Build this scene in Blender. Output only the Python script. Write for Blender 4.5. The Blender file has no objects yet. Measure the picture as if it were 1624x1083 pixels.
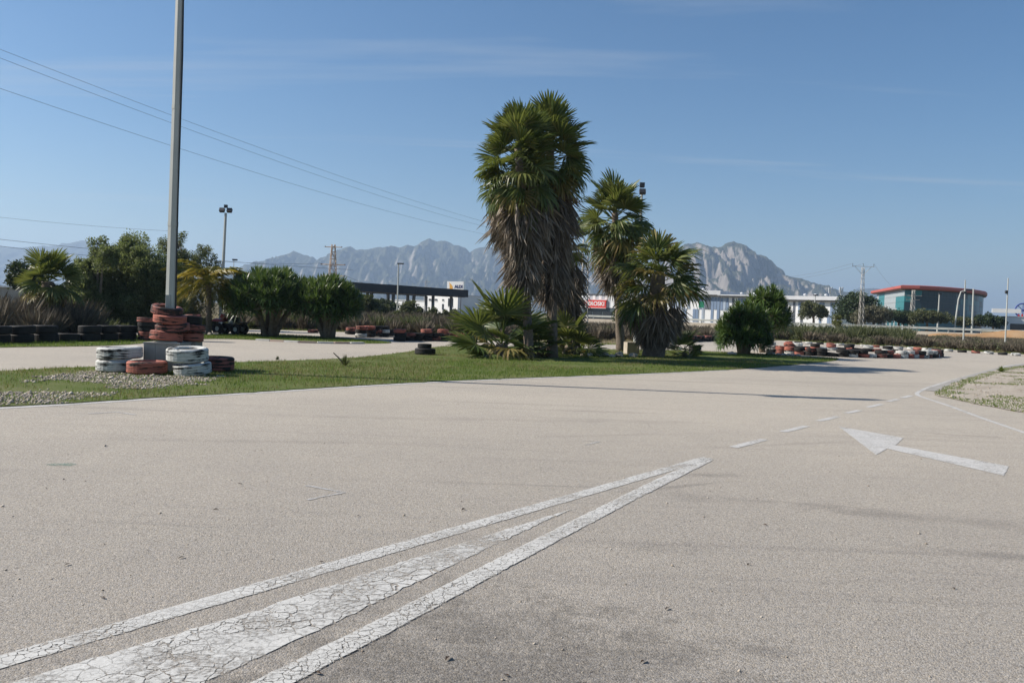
import bpy, math, random
import numpy as np
from mathutils import Matrix, Vector

S = bpy.context.scene
C = S.collection
R = math.radians
PI = math.pi
rng = random.Random(7)
nr = np.random.default_rng(7)

# ------------------------------------------------------------------ camera
EYE = 1.5
FPX, CX, CY = 1300.0, 812.0, 541.5          # focal length and centre in photograph pixels
ROLL, PITCH = R(2.0), math.atan(46.5 * math.cos(R(2.0)) / FPX)
cam_d = bpy.data.cameras.new('camera')
cam = bpy.data.objects.new('camera', cam_d)
C.objects.link(cam)
CROT = Matrix.Rotation(PI / 2 - PITCH, 4, 'X') @ Matrix.Rotation(ROLL, 4, 'Z')
cam.matrix_world = Matrix.Translation((0, 0, EYE)) @ CROT
cam_d.sensor_width = 36
cam_d.lens = 36 * FPX / 1624
cam_d.clip_start = 0.05
cam_d.clip_end = 30000
S.camera = cam

# ------------------------------------------------------------------ sky, sun, exposure
SUN_EL = R(36)
SUN_AZ = math.atan2(math.sin(R(4)), -math.cos(R(4)))      # towards the sun, in the XY plane
w = bpy.data.worlds.new('World')
S.world = w
w.use_nodes = True
nt = w.node_tree
nt.nodes.clear()
out = nt.nodes.new('ShaderNodeOutputWorld')
bg = nt.nodes.new('ShaderNodeBackground')
sky = nt.nodes.new('ShaderNodeTexSky')
sky.sky_type = 'NISHITA'
sky.sun_disc = False
sky.sun_elevation = SUN_EL
sky.sun_rotation = PI / 2 - SUN_AZ
sky.altitude = 0
sky.air_density = 1.0
sky.dust_density = 0.6
sky.ozone_density = 3.2
bg.inputs['Strength'].default_value = 0.07
# thin cirrus: stretched noise on the sky's own directions, projected on a high cloud deck
tc = nt.nodes.new('ShaderNodeTexCoord')
sep = nt.nodes.new('ShaderNodeSeparateXYZ')
nt.links.new(tc.outputs['Generated'], sep.inputs[0])
def wmath(op, a, b=None, clamp=False):
    n = nt.nodes.new('ShaderNodeMath'); n.operation = op; n.use_clamp = clamp
    for i, v in enumerate((a, b)):
        if v is None: continue
        if hasattr(v, 'links'): nt.links.new(v, n.inputs[i])
        else: n.inputs[i].default_value = v
    return n.outputs[0]
zz = wmath('ADD', wmath('MAXIMUM', sep.outputs['Z'], 0.0), 0.06)
cx = wmath('DIVIDE', sep.outputs['X'], zz)
cy = wmath('DIVIDE', sep.outputs['Y'], zz)
comb = nt.nodes.new('ShaderNodeCombineXYZ')
nt.links.new(cx, comb.inputs[0]); nt.links.new(cy, comb.inputs[1])
mp = nt.nodes.new('ShaderNodeMapping')
mp.inputs['Rotation'].default_value = (0, 0, R(-14))
mp.inputs['Scale'].default_value = (0.22, 1.5, 1)
mp.inputs['Location'].default_value = (3.1, 0.55, 0)
nt.links.new(comb.outputs[0], mp.inputs[0])
nz = nt.nodes.new('ShaderNodeTexNoise')
nz.inputs['Scale'].default_value = 0.9
nz.inputs['Detail'].default_value = 7
nz.inputs['Roughness'].default_value = 0.55
nz.inputs['Distortion'].default_value = 0.5
nt.links.new(mp.outputs[0], nz.inputs['Vector'])
cr = nt.nodes.new('ShaderNodeValToRGB')
cr.color_ramp.elements[0].position = 0.575
cr.color_ramp.elements[0].color = (0, 0, 0, 1)
cr.color_ramp.elements[1].position = 0.75
cr.color_ramp.elements[1].color = (0.42, 0.42, 0.42, 1)
nt.links.new(nz.outputs['Fac'], cr.inputs[0])
hz = wmath('MULTIPLY', sep.outputs['Z'], 9.0, True)
cf = wmath('MULTIPLY', cr.outputs[0], hz)
mixc = nt.nodes.new('ShaderNodeMix'); mixc.data_type = 'RGBA'
nt.links.new(cf, mixc.inputs[0])
hs = nt.nodes.new('ShaderNodeHueSaturation'); hs.inputs['Saturation'].default_value = 1.25
nt.links.new(sky.outputs[0], hs.inputs['Color'])
nt.links.new(hs.outputs[0], mixc.inputs[6])
mixc.inputs[7].default_value = (5.2, 5.6, 6.0, 1)
nt.links.new(mixc.outputs[2], bg.inputs['Color'])
nt.links.new(bg.outputs[0], out.inputs['Surface'])

sun_d = bpy.data.lights.new('sun', 'SUN')
sun_d.energy = 5.0
sun_d.angle = R(0.53)
sun_d.color = (1.0, 0.93, 0.84)
sun = bpy.data.objects.new('sun', sun_d)
C.objects.link(sun)
sdir = Vector((math.cos(SUN_EL) * math.cos(SUN_AZ), math.cos(SUN_EL) * math.sin(SUN_AZ), math.sin(SUN_EL)))
sun.rotation_euler = sdir.to_track_quat('Z', 'Y').to_euler()
sun.location = (-30, 4, 40)

S.view_settings.view_transform = 'Standard'
S.view_settings.look = 'None'
S.view_settings.exposure = 0.62
S.view_settings.gamma = 1
S.render.engine = 'CYCLES'
S.cycles.max_bounces = 4
S.cycles.transparent_max_bounces = 8
S.cycles.volume_bounces = 0
S.cycles.use_denoising = True

# ------------------------------------------------------------------ where things stand
def ray(px, py):
    return CROT.to_3x3() @ Vector(((px - CX) / FPX, -(py - CY) / FPX, -1))
def G(px, py, z=0.0):
    d = ray(px, py); t = (z - EYE) / d.z
    return Vector((d.x * t, d.y * t, z))
def P(px, py, Y):
    d = ray(px, py); t = Y / d.y
    return Vector((d.x * t, Y, EYE + d.z * t))

# ------------------------------------------------------------------ materials
def nodes(name):
    m = bpy.data.materials.new(name); m.use_nodes = True
    t = m.node_tree; b = t.nodes['Principled BSDF']
    return m, t, b
class NT:
    """short hand for building node trees"""
    def __init__(s, t): s.t = t
    def n(s, typ, **kw):
        n = s.t.nodes.new(typ)
        for k, v in kw.items(): setattr(n, k, v)
        return n
    def put(s, sock, v):
        if hasattr(v, 'links'): s.t.links.new(v, sock)
        elif isinstance(v, (tuple, list)) and sock.type == 'RGBA': sock.default_value = tuple(v) + (1,) * (4 - len(v))
        else: sock.default_value = v
    def math(s, op, a, b=0.0, clamp=False):
        n = s.n('ShaderNodeMath', operation=op); n.use_clamp = clamp
        s.put(n.inputs[0], a); s.put(n.inputs[1], b); return n.outputs[0]
    def noise(s, vec, scale, detail=4, rough=0.55, dist=0.0, out='Fac'):
        n = s.n('ShaderNodeTexNoise')
        if vec is not None: s.put(n.inputs['Vector'], vec)
        n.inputs['Scale'].default_value = scale; n.inputs['Detail'].default_value = detail
        n.inputs['Roughness'].default_value = rough; n.inputs['Distortion'].default_value = dist
        return n.outputs[out]
    def vor(s, vec, scale, feature='F1', out='Distance', rnd=1.0):
        n = s.n('ShaderNodeTexVoronoi', feature=feature)
        s.put(n.inputs['Vector'], vec); n.inputs['Scale'].default_value = scale
        n.inputs['Randomness'].default_value = rnd
        return n.outputs[out]
    def ramp(s, f, stops):
        n = s.n('ShaderNodeValToRGB'); e = n.color_ramp.elements
        while len(e) < len(stops): e.new(0.5)
        for i, (p, c) in enumerate(stops):
            e[i].position = p
            e[i].color = (c, c, c, 1) if isinstance(c, (int, float)) else tuple(c) + (1,)
        s.put(n.inputs[0], f); return n.outputs[0]
    def mix(s, f, a, b, mode='MIX'):
        n = s.n('ShaderNodeMix', data_type='RGBA', blend_type=mode)
        s.put(n.inputs[0], f); s.put(n.inputs[6], a); s.put(n.inputs[7], b); return n.outputs[2]
    def mapping(s, vec, scale=(1, 1, 1), rot=(0, 0, 0), loc=(0, 0, 0)):
        n = s.n('ShaderNodeMapping'); s.put(n.inputs[0], vec)
        n.inputs['Scale'].default_value = scale; n.inputs['Rotation'].default_value = rot
        n.inputs['Location'].default_value = loc; return n.outputs[0]
    def obj(s): return s.n('ShaderNodeTexCoord').outputs['Object']
    def pos(s): return s.n('ShaderNodeNewGeometry').outputs['Position']
    def island(s): return s.n('ShaderNodeNewGeometry').outputs['Random Per Island']
    def rand(s): return s.n('ShaderNodeObjectInfo').outputs['Random']
    def bump(s, b, h, strength=0.3, dist=0.01):
        n = s.n('ShaderNodeBump'); n.inputs['Strength'].default_value = strength
        n.inputs['Distance'].default_value = dist
        s.put(n.inputs['Height'], h); s.t.links.new(n.outputs[0], b.inputs['Normal'])

MATS = {}
def plain(name, c1, c2=None, scale=3.0, rough=0.7, metal=0.0, bump=0.0, bscale=None, spec=None):
    if name in MATS: return MATS[name]
    m, t, b = nodes(name); q = NT(t)
    c2 = c2 or tuple(v * 0.75 for v in c1)
    o = q.obj()
    f = q.noise(o, scale, 5, 0.6)
    q.put(b.inputs['Base Color'], q.mix(q.ramp(f, [(0.3, 0.0), (0.7, 1.0)]), c1, c2))
    b.inputs['Roughness'].default_value = rough
    b.inputs['Metallic'].default_value = metal
    if spec is not None: b.inputs['Specular IOR Level'].default_value = spec
    if bump: q.bump(b, q.noise(o, bscale or scale * 6, 6, 0.65), bump, 0.02)
    MATS[name] = m; return m
def leafy(name, cols, trans=0.35, rough=0.5, tcol=None, objrand=0.0):
    """foliage: each leaf its own shade, some light through the blade"""
    if name in MATS: return MATS[name]
    m, t, b = nodes(name); q = NT(t)
    f = q.island()
    g = q.noise(q.pos(), 1.3, 2)
    f = q.math('ADD', q.math('MULTIPLY', f, 0.7), q.math('MULTIPLY', g, 0.35), True)
    if objrand:
        f = q.math('ADD', q.math('MULTIPLY', f, 1 - objrand), q.math('MULTIPLY', q.rand(), objrand), True)
    n = len(cols)
    col = q.ramp(f, [(0.12 + 0.8 * i / max(1, n - 1), c) for i, c in enumerate(cols)])
    q.put(b.inputs['Base Color'], col)
    b.inputs['Roughness'].default_value = rough
    b.inputs['Specular IOR Level'].default_value = 0.35
    tr = q.n('ShaderNodeBsdfTranslucent')
    q.put(tr.inputs[0], q.mix(0.5, col, tcol or (0.16, 0.2, 0.03)))
    ms = q.n('ShaderNodeMixShader'); ms.inputs[0].default_value = trans
    t.links.new(b.outputs[0], ms.inputs[1]); t.links.new(tr.outputs[0], ms.inputs[2])
    t.links.new(ms.outputs[0], t.nodes['Material Output'].inputs[0])
    MATS[name] = m; return m

def m_asphalt():
    m, t, b = nodes('asphalt'); q = NT(t)
    o = q.obj()
    big = q.noise(o, 0.16, 4, 0.6, 0.4)
    col = q.mix(q.ramp(big, [(0.32, 0.0), (0.68, 1.0)]), (0.35, 0.32, 0.277), (0.3, 0.277, 0.243))
    med = q.noise(o, 1.1, 5, 0.7)
    col = q.mix(q.ramp(med, [(0.35, 0.0), (0.75, 0.5)]), col, (0.375, 0.342, 0.29))
    # worn, coarser patch with the binder showing
    c = G(770, 1075); 
    dv = q.n('ShaderNodeVectorMath', operation='DISTANCE')
    q.put(dv.inputs[0], q.mapping(o, (0.75, 0.85, 1), (0, 0, R(20)))); 
    cc = Matrix.Rotation(R(20), 3, 'Z') @ Vector((c.x * 0.75, c.y * 0.85, 0)); dv.inputs[1].default_value = cc
    dist = q.math('ADD', dv.outputs['Value'], q.math('MULTIPLY', q.math('SUBTRACT', q.noise(o, 2.6, 9, 0.8), 0.5), 4.2))
    patch = q.ramp(dist, [(0.3, 1.0), (1.3, 0.0)])
    col = q.mix(q.math('MULTIPLY', q.math('MULTIPLY', patch, q.ramp(q.noise(o, 26, 6, 0.8), [(0.36, 0.35), (0.56, 1.0)])), 0.75), col, (0.13, 0.12, 0.105))
    # tone runs unevenly from darker near the camera to paler farther off
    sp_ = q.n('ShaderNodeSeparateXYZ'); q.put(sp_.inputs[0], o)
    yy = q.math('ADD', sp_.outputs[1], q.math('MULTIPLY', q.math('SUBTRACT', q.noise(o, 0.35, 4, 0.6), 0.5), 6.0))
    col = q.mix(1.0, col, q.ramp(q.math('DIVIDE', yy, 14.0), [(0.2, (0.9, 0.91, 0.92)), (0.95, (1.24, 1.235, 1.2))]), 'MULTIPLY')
    # tyre and drag marks that follow the lanes
    sk = q.noise(q.mapping(o, (0.12, 2.6, 1), (0, 0, R(14))), 1.0, 5, 0.62, 1.2)
    reg = q.ramp(q.noise(o, 0.22, 2), [(0.42, 0.0), (0.62, 1.0)])
    skm = q.math('MULTIPLY', q.ramp(sk, [(0.54, 0.0), (0.7, 1.0)]), reg)
    col = q.mix(q.math('MULTIPLY', skm, 0.34), col, (0.12, 0.115, 0.11))
    sk2 = q.noise(q.mapping(o, (0.1, 3.4, 1), (0, 0, R(-20)), (4, 2, 0)), 1.0, 4, 0.6, 0.9)
    col = q.mix(q.math('MULTIPLY', q.ramp(sk2, [(0.57, 0.0), (0.72, 1.0)]), 0.2), col, (0.14, 0.13, 0.125))
    # single scuffs and stains left on the track: (place, length, width, direction, depth)
    for (sx_, sy_, ln_, wd_, an_, dp_) in ((1400, 815, 1.5, 0.22, -14, 0.42), (1120, 753, 0.42, 0.16, 5, 0.5), (1290, 800, 0.9, 0.1, -10, 0.35), (1530, 690, 1.3, 0.16, -8, 0.4), (1240, 705, 1.6, 0.1, 24, 0.25), (1090, 770, 0.8, 0.06, 30, 0.4),
                                           (1040, 870, 0.35, 0.2, 0, 0.3), (1220, 1035, 0.22, 0.1, 0, 0.35), (420, 700, 2.4, 0.14, 6, 0.22), (760, 665, 3.2, 0.2, 8, 0.25), (980, 690, 1.9, 0.12, 20, 0.22), (1580, 880, 0.9, 0.14, -16, 0.35)):
        g_ = G(sx_, sy_); vm = q.n('ShaderNodeVectorMath', operation='SUBTRACT'); q.put(vm.inputs[0], o); vm.inputs[1].default_value = g_
        vr = q.mapping(vm.outputs[0], (1 / ln_, 1 / wd_, 0), (0, 0, R(-an_))); 
        rm = q.n('ShaderNodeVectorRotate', rotation_type='Z_AXIS'); q.put(rm.inputs['Vector'], vm.outputs[0]); rm.inputs['Angle'].default_value = R(-an_)
        sc2 = q.mapping(rm.outputs[0], (1 / ln_, 1 / wd_, 0)); le = q.n('ShaderNodeVectorMath', operation='LENGTH'); q.put(le.inputs[0], sc2)
        dd = q.math('ADD', le.outputs['Value'], q.math('MULTIPLY', q.math('SUBTRACT', med, 0.5), 2.6))
        col = q.mix(q.math('MULTIPLY', q.ramp(dd, [(0.1, 1.0), (1.0, 0.0)]), dp_ * 0.75), col, (0.1, 0.094, 0.088))
    # aggregate: every stone its own tone
    agc = q.vor(o, 135, 'F1', 'Color')
    sx = q.n('ShaderNodeSeparateColor'); q.put(sx.inputs[0], agc)
    tone = q.ramp(sx.outputs[0], [(0.0, 0.48), (0.25, 0.88), (0.75, 1.05), (1.0, 1.4)])
    col = q.mix(0.85, col, tone, 'MULTIPLY')
    warm = q.ramp(sx.outputs[1], [(0.0, (0.96, 0.98, 1.03)), (1.0, (1.06, 1.0, 0.92))])
    col = q.mix(1.0, col, warm, 'MULTIPLY')
    fine = q.noise(o, 42, 8, 0.8)
    col = q.mix(1.0, col, q.ramp(fine, [(0.28, 0.62), (0.5, 1.0), (0.75, 1.22)]), 'MULTIPLY')
    # cracks, thin and few
    wv = q.n('ShaderNodeVectorMath', operation='ADD'); q.put(wv.inputs[0], o)
    q.put(wv.inputs[1], q.mapping(q.noise(o, 0.8, 3, 0.6, 0, 'Color'), (0.9, 0.9, 0)))
    crk = q.ramp(q.vor(wv.outputs[0], 0.34, 'DISTANCE_TO_EDGE'), [(0.0, 1.0), (0.004, 0.0)])
    crk = q.math('MULTIPLY', crk, q.ramp(q.noise(o, 0.5, 2), [(0.58, 0.0), (0.66, 0.3)]))
    col = q.mix(crk, col, (0.07, 0.065, 0.06))
    q.put(b.inputs['Base Color'], col)
    b.inputs['Roughness'].default_value = 0.88
    b.inputs['Specular IOR Level'].default_value = 0.25
    q.bump(b, q.math('ADD', q.math('MULTIPLY', q.vor(o, 135), -1.0), q.math('MULTIPLY', fine, 0.7)), 0.6, 0.005)
    return m
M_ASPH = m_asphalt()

def m_paint(name, cells, wear, crackw, col=(0.62, 0.61, 0.57)):
    m, t, b = nodes(name); q = NT(t)
    o = q.obj()
    wv = q.n('ShaderNodeVectorMath', operation='ADD'); q.put(wv.inputs[0], o)
    q.put(wv.inputs[1], q.mapping(q.noise(o, cells * 0.6, 4, 0.6, 0, 'Color'), (1.1 / cells,) * 3))
    e1 = q.vor(wv.outputs[0], cells, 'DISTANCE_TO_EDGE')
    e2 = q.vor(wv.outputs[0], cells * 2.3, 'DISTANCE_TO_EDGE')
    w_ = q.math('MULTIPLY', q.noise(o, 3.0, 3), crackw * 2)
    c1 = q.math('LESS_THAN', e1, w_)
    c2 = q.math('MULTIPLY', q.math('LESS_THAN', e2, q.math('MULTIPLY', w_, 0.8)), q.ramp(q.noise(o, 1.7, 2), [(0.46, 0.0), (0.54, 1.0)]))
    wn = q.noise(o, 30, 6, 0.8)
    lf = q.noise(o, 1.6, 4, 0.6)
    worn = q.ramp(q.math('ADD', q.math('MULTIPLY', wn, 0.5), q.math('MULTIPLY', lf, 0.5)), [(wear - 0.06, 1.0), (wear + 0.05, 0.0)])
    cm = q.ramp(q.noise(o, 2.3, 4, 0.65), [(0.36, 0.35), (0.55, 1.0)])
    gone = q.math('MAXIMUM', q.math('MULTIPLY', q.math('MAXIMUM', c1, c2), cm), worn)
    body = q.mix(q.ramp(q.noise(o, 8, 5, 0.7), [(0.3, 0.0), (0.75, 1.0)]), col, tuple(v * 0.8 for v in col))
    body = q.mix(q.ramp(q.noise(o, 70, 4, 0.7), [(0.35, 0.35), (0.6, 0.0)]), body, (0.25, 0.23, 0.2))
    q.put(b.inputs['Base Color'], body)
    b.inputs['Roughness'].default_value = 0.75
    tr = q.n('ShaderNodeBsdfTransparent'); ms = q.n('ShaderNodeMixShader')
    q.put(ms.inputs[0], q.math('MULTIPLY', gone, 0.93))
    t.links.new(b.outputs[0], ms.inputs[1]); t.links.new(tr.outputs[0], ms.inputs[2])
    t.links.new(ms.outputs[0], t.nodes['Material Output'].inputs[0])
    return m
M_PAINT = m_paint('cracked_road_paint', 21, 0.435, 0.042)
M_PAINT_BIG = m_paint('cracked_road_paint_broad', 11, 0.455, 0.036)
M_PAINT_THIN = m_paint('worn_road_paint', 24, 0.42, 0.02, (0.6, 0.585, 0.55))
M_CHALK = m_paint('faint_road_paint', 30, 0.45, 0.03, (0.5, 0.49, 0.47))

def m_ground(name, stops, scale, fine=20, bump=0.5):
    m, t, b = nodes(name); q = NT(t)
    o = q.obj()
    f = q.math('ADD', q.math('MULTIPLY', q.noise(o, scale, 6, 0.65), 0.75), q.math('MULTIPLY', q.noise(o, fine, 4, 0.7), 0.25))
    q.put(b.inputs['Base Color'], q.ramp(f, stops))
    b.inputs['Roughness'].default_value = 0.95
    b.inputs['Specular IOR Level'].default_value = 0.1
    q.bump(b, q.noise(o, fine, 6, 0.7), bump, 0.04)
    return m
M_TERRAIN = m_ground('dry_scrub_soil', [(0.3, (0.10, 0.095, 0.045)), (0.5, (0.2, 0.165, 0.105)), (0.7, (0.13, 0.125, 0.06))], 0.05, 6)
M_TURF = m_ground('turf_soil', [(0.3, (0.06, 0.1, 0.02)), (0.5, (0.1, 0.125, 0.035)), (0.72, (0.2, 0.18, 0.1))], 0.5, 30)
M_GRAVELBED = m_ground('gravel_bed', [(0.3, (0.27, 0.23, 0.18)), (0.55, (0.42, 0.37, 0.305)), (0.7, (0.52, 0.47, 0.4))], 2.0, 45)
M_DIRT = m_ground('red_earth', [(0.3, (0.25, 0.15, 0.075)), (0.5, (0.36, 0.22, 0.11)), (0.7, (0.42, 0.3, 0.18))], 0.25, 4)

def m_tyre(name, paint, amount):
    m, t, b = nodes(name); q = NT(t)
    o = q.obj(); r = q.rand()
    off = q.n('ShaderNodeCombineXYZ'); q.put(off.inputs[0], q.math('MULTIPLY', r, 37.0)); q.put(off.inputs[2], q.math('MULTIPLY', r, 11.0))
    v = q.n('ShaderNodeVectorMath', operation='ADD'); q.put(v.inputs[0], o); t.links.new(off.outputs[0], v.inputs[1])
    rub = q.mix(q.noise(v.outputs[0], 9, 4), (0.011, 0.011, 0.011), (0.032, 0.03, 0.027))
    if paint:
        streak = q.noise(q.mapping(v.outputs[0], (1, 1, 9)), 2.6, 5, 0.62)
        patch = q.noise(v.outputs[0], 3.2, 4, 0.6)
        f = q.math('ADD', q.math('MULTIPLY', streak, 0.6), q.math('MULTIPLY', patch, 0.4))
        mask = q.ramp(f, [(amount - 0.03, 0.0), (amount + 0.035, 1.0)])
        pc = q.mix(q.noise(v.outputs[0], 14, 4, 0.7), paint, tuple(x * 0.68 for x in paint))
        pc = q.mix(q.math('MULTIPLY', r, 0.45), pc, tuple(x * 0.6 + 0.06 for x in paint))
        col = q.mix(mask, rub, pc)
    else: col = rub
    q.put(b.inputs['Base Color'], col)
    b.inputs['Roughness'].default_value = 0.75
    b.inputs['Specular IOR Level'].default_value = 0.3
    q.bump(b, q.noise(v.outputs[0], 40, 4), 0.25, 0.01)
    return m
T_RED = m_tyre('red_painted_rubber', (0.44, 0.145, 0.1), 0.455)
T_WHITE = m_tyre('white_painted_rubber', (0.64, 0.64, 0.6), 0.452)
T_BLACK = m_tyre('bare_rubber', None, 0)
T_MIX = m_tyre('half_worn_red_rubber', (0.37, 0.115, 0.082), 0.505)
TM = {'r': T_RED, 'w': T_WHITE, 'k': T_BLACK, 'm': T_MIX}
TW = {'r': 'red painted', 'w': 'white painted', 'k': 'black', 'm': 'red and black'}

M_STEEL = plain('galvanised_steel', (0.45, 0.46, 0.42), (0.37, 0.38, 0.35), 1.5, 0.55, 0.0)
M_DARKSTEEL = plain('dark_steel', (0.06, 0.06, 0.065), None, 2, 0.5, 0.3)
M_LATTICE = plain('lattice_steel', (0.5, 0.47, 0.42), None, 2, 0.6, 0.2)
M_RUSTLAT = plain('warm_lattice_steel', (0.5, 0.36, 0.24), None, 2, 0.6, 0.2)
M_CONC = plain('concrete', (0.36, 0.34, 0.3), (0.24, 0.225, 0.2), 2.5, 0.9, 0, 0.3)
M_STONE = plain('limestone', (0.46, 0.4, 0.32), (0.3, 0.26, 0.2), 4, 0.9, 0, 0.6)
M_WHITEBOX = plain('white_plastic', (0.7, 0.7, 0.68), None, 2, 0.4)
M_CABLE = plain('black_cable', (0.02, 0.02, 0.022), None, 3, 0.5)
M_WHITE = plain('white_cladding', (0.78, 0.78, 0.76), (0.7, 0.7, 0.69), 0.3, 0.6)
M_ROOFW = plain('pale_roof_sheet', (0.62, 0.63, 0.64), None, 0.3, 0.5)
M_BLUEPAN = plain('blue_grey_panel', (0.2, 0.27, 0.38), (0.16, 0.22, 0.32), 0.3, 0.5)
M_GREYPAN = plain('slate_grey_panel', (0.12, 0.13, 0.15), None, 0.3, 0.5)
M_FASCIA = plain('anthracite_fascia', (0.028, 0.032, 0.038), (0.022, 0.025, 0.03), 0.2, 0.7, spec=0.2)
M_TEALWALL = plain('dark_teal_wall', (0.07, 0.1, 0.11), None, 0.3, 0.5)
M_REDROOF = plain('red_metal_roof', (0.42, 0.1, 0.075), (0.36, 0.085, 0.065), 0.2, 0.55)
M_SOFFIT = plain('tan_soffit', (0.4, 0.33, 0.24), None, 0.3, 0.7)
M_SIGNRED = plain('sign_red', (0.62, 0.04, 0.03), (0.58, 0.04, 0.03), 0.3, 0.4)
M_SIGNBLUE = plain('sign_navy', (0.015, 0.02, 0.12), None, 0.3, 0.4)
M_SIGNGOLD = plain('sign_gold', (0.75, 0.42, 0.06), (0.7, 0.33, 0.05), 0.8, 0.4)
M_SIGNGREEN = plain('sign_green', (0.03, 0.28, 0.14), None, 0.3, 0.4)
M_WINDOW = plain('dark_window', (0.03, 0.04, 0.05), None, 0.4, 0.12)
GLASS = [plain('teal_glass', (0.045, 0.2, 0.215), (0.04, 0.17, 0.19), 0.2, 0.3, spec=0.2),
         plain('blue_glass', (0.035, 0.14, 0.17), (0.03, 0.115, 0.145), 0.2, 0.3, spec=0.2),
         plain('smoke_glass', (0.03, 0.06, 0.075), None, 0.2, 0.3, spec=0.2),
         plain('pale_panel', (0.36, 0.4, 0.41), None, 0.3, 0.4)]
M_BARK = plain('grey_bark', (0.2, 0.16, 0.12), (0.12, 0.095, 0.07), 6, 0.95, 0, 0.6)
M_PALMBARK = plain('palm_bark', (0.19, 0.15, 0.112), (0.1, 0.078, 0.058), 9, 0.95, 0, 0.8)
M_YTRUNK = plain('yucca_bark', (0.27, 0.22, 0.165), (0.16, 0.125, 0.09), 7, 0.95, 0, 0.6)
L_PALM = leafy('palm_green', [(0.038, 0.066, 0.018), (0.08, 0.118, 0.03), (0.14, 0.16, 0.046), (0.19, 0.18, 0.058)], 0.36, 0.4, (0.18, 0.2, 0.03), 0.35)
L_PALMY = leafy('palm_yellowing', [(0.1, 0.095, 0.03), (0.2, 0.165, 0.045), (0.24, 0.17, 0.07)], 0.35, 0.5, (0.3, 0.25, 0.05))
L_DEAD = leafy('palm_dead', [(0.08, 0.066, 0.05), (0.17, 0.14, 0.108), (0.28, 0.235, 0.185), (0.4, 0.345, 0.28)], 0.15, 0.9, (0.2, 0.14, 0.08), 0.3)
L_YUCCA = leafy('yucca_green', [(0.03, 0.055, 0.014), (0.052, 0.098, 0.021), (0.088, 0.14, 0.034), (0.13, 0.17, 0.05)], 0.28, 0.38, (0.14, 0.2, 0.03), 0.35)
L_QUEEN = leafy('queen_palm_leaf', [(0.05, 0.075, 0.015), (0.1, 0.125, 0.02), (0.2, 0.18, 0.03), (0.3, 0.22, 0.045)], 0.4, 0.45, (0.4, 0.3, 0.04), 0.5)
L_PEPPER = leafy('pepper_leaf', [(0.08, 0.105, 0.04), (0.15, 0.18, 0.075), (0.21, 0.24, 0.11), (0.28, 0.3, 0.17)], 0.5, 0.6)
L_PINE = leafy('pine_leaf', [(0.016, 0.03, 0.012), (0.03, 0.052, 0.018), (0.05, 0.075, 0.028)], 0.15, 0.6)
L_OLIVE = leafy('olive_scrub_leaf', [(0.05, 0.06, 0.026), (0.085, 0.095, 0.042), (0.13, 0.132, 0.062)], 0.25, 0.7)
L_DRY = leafy('dry_scrub_twig', [(0.075, 0.06, 0.045), (0.105, 0.086, 0.062), (0.16, 0.132, 0.095), (0.1, 0.094, 0.055)], 0.1, 0.9, (0.2, 0.15, 0.08))
L_GRASS = leafy('grass_blade', [(0.05, 0.088, 0.012), (0.085, 0.14, 0.018), (0.14, 0.19, 0.027), (0.24, 0.22, 0.06)], 0.35, 0.6, (0.16, 0.26, 0.03))
L_DRYGRASS = leafy('dry_grass_blade', [(0.13, 0.12, 0.045), (0.22, 0.18, 0.08), (0.3, 0.24, 0.12)], 0.3, 0.7, (0.3, 0.25, 0.08))

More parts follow.
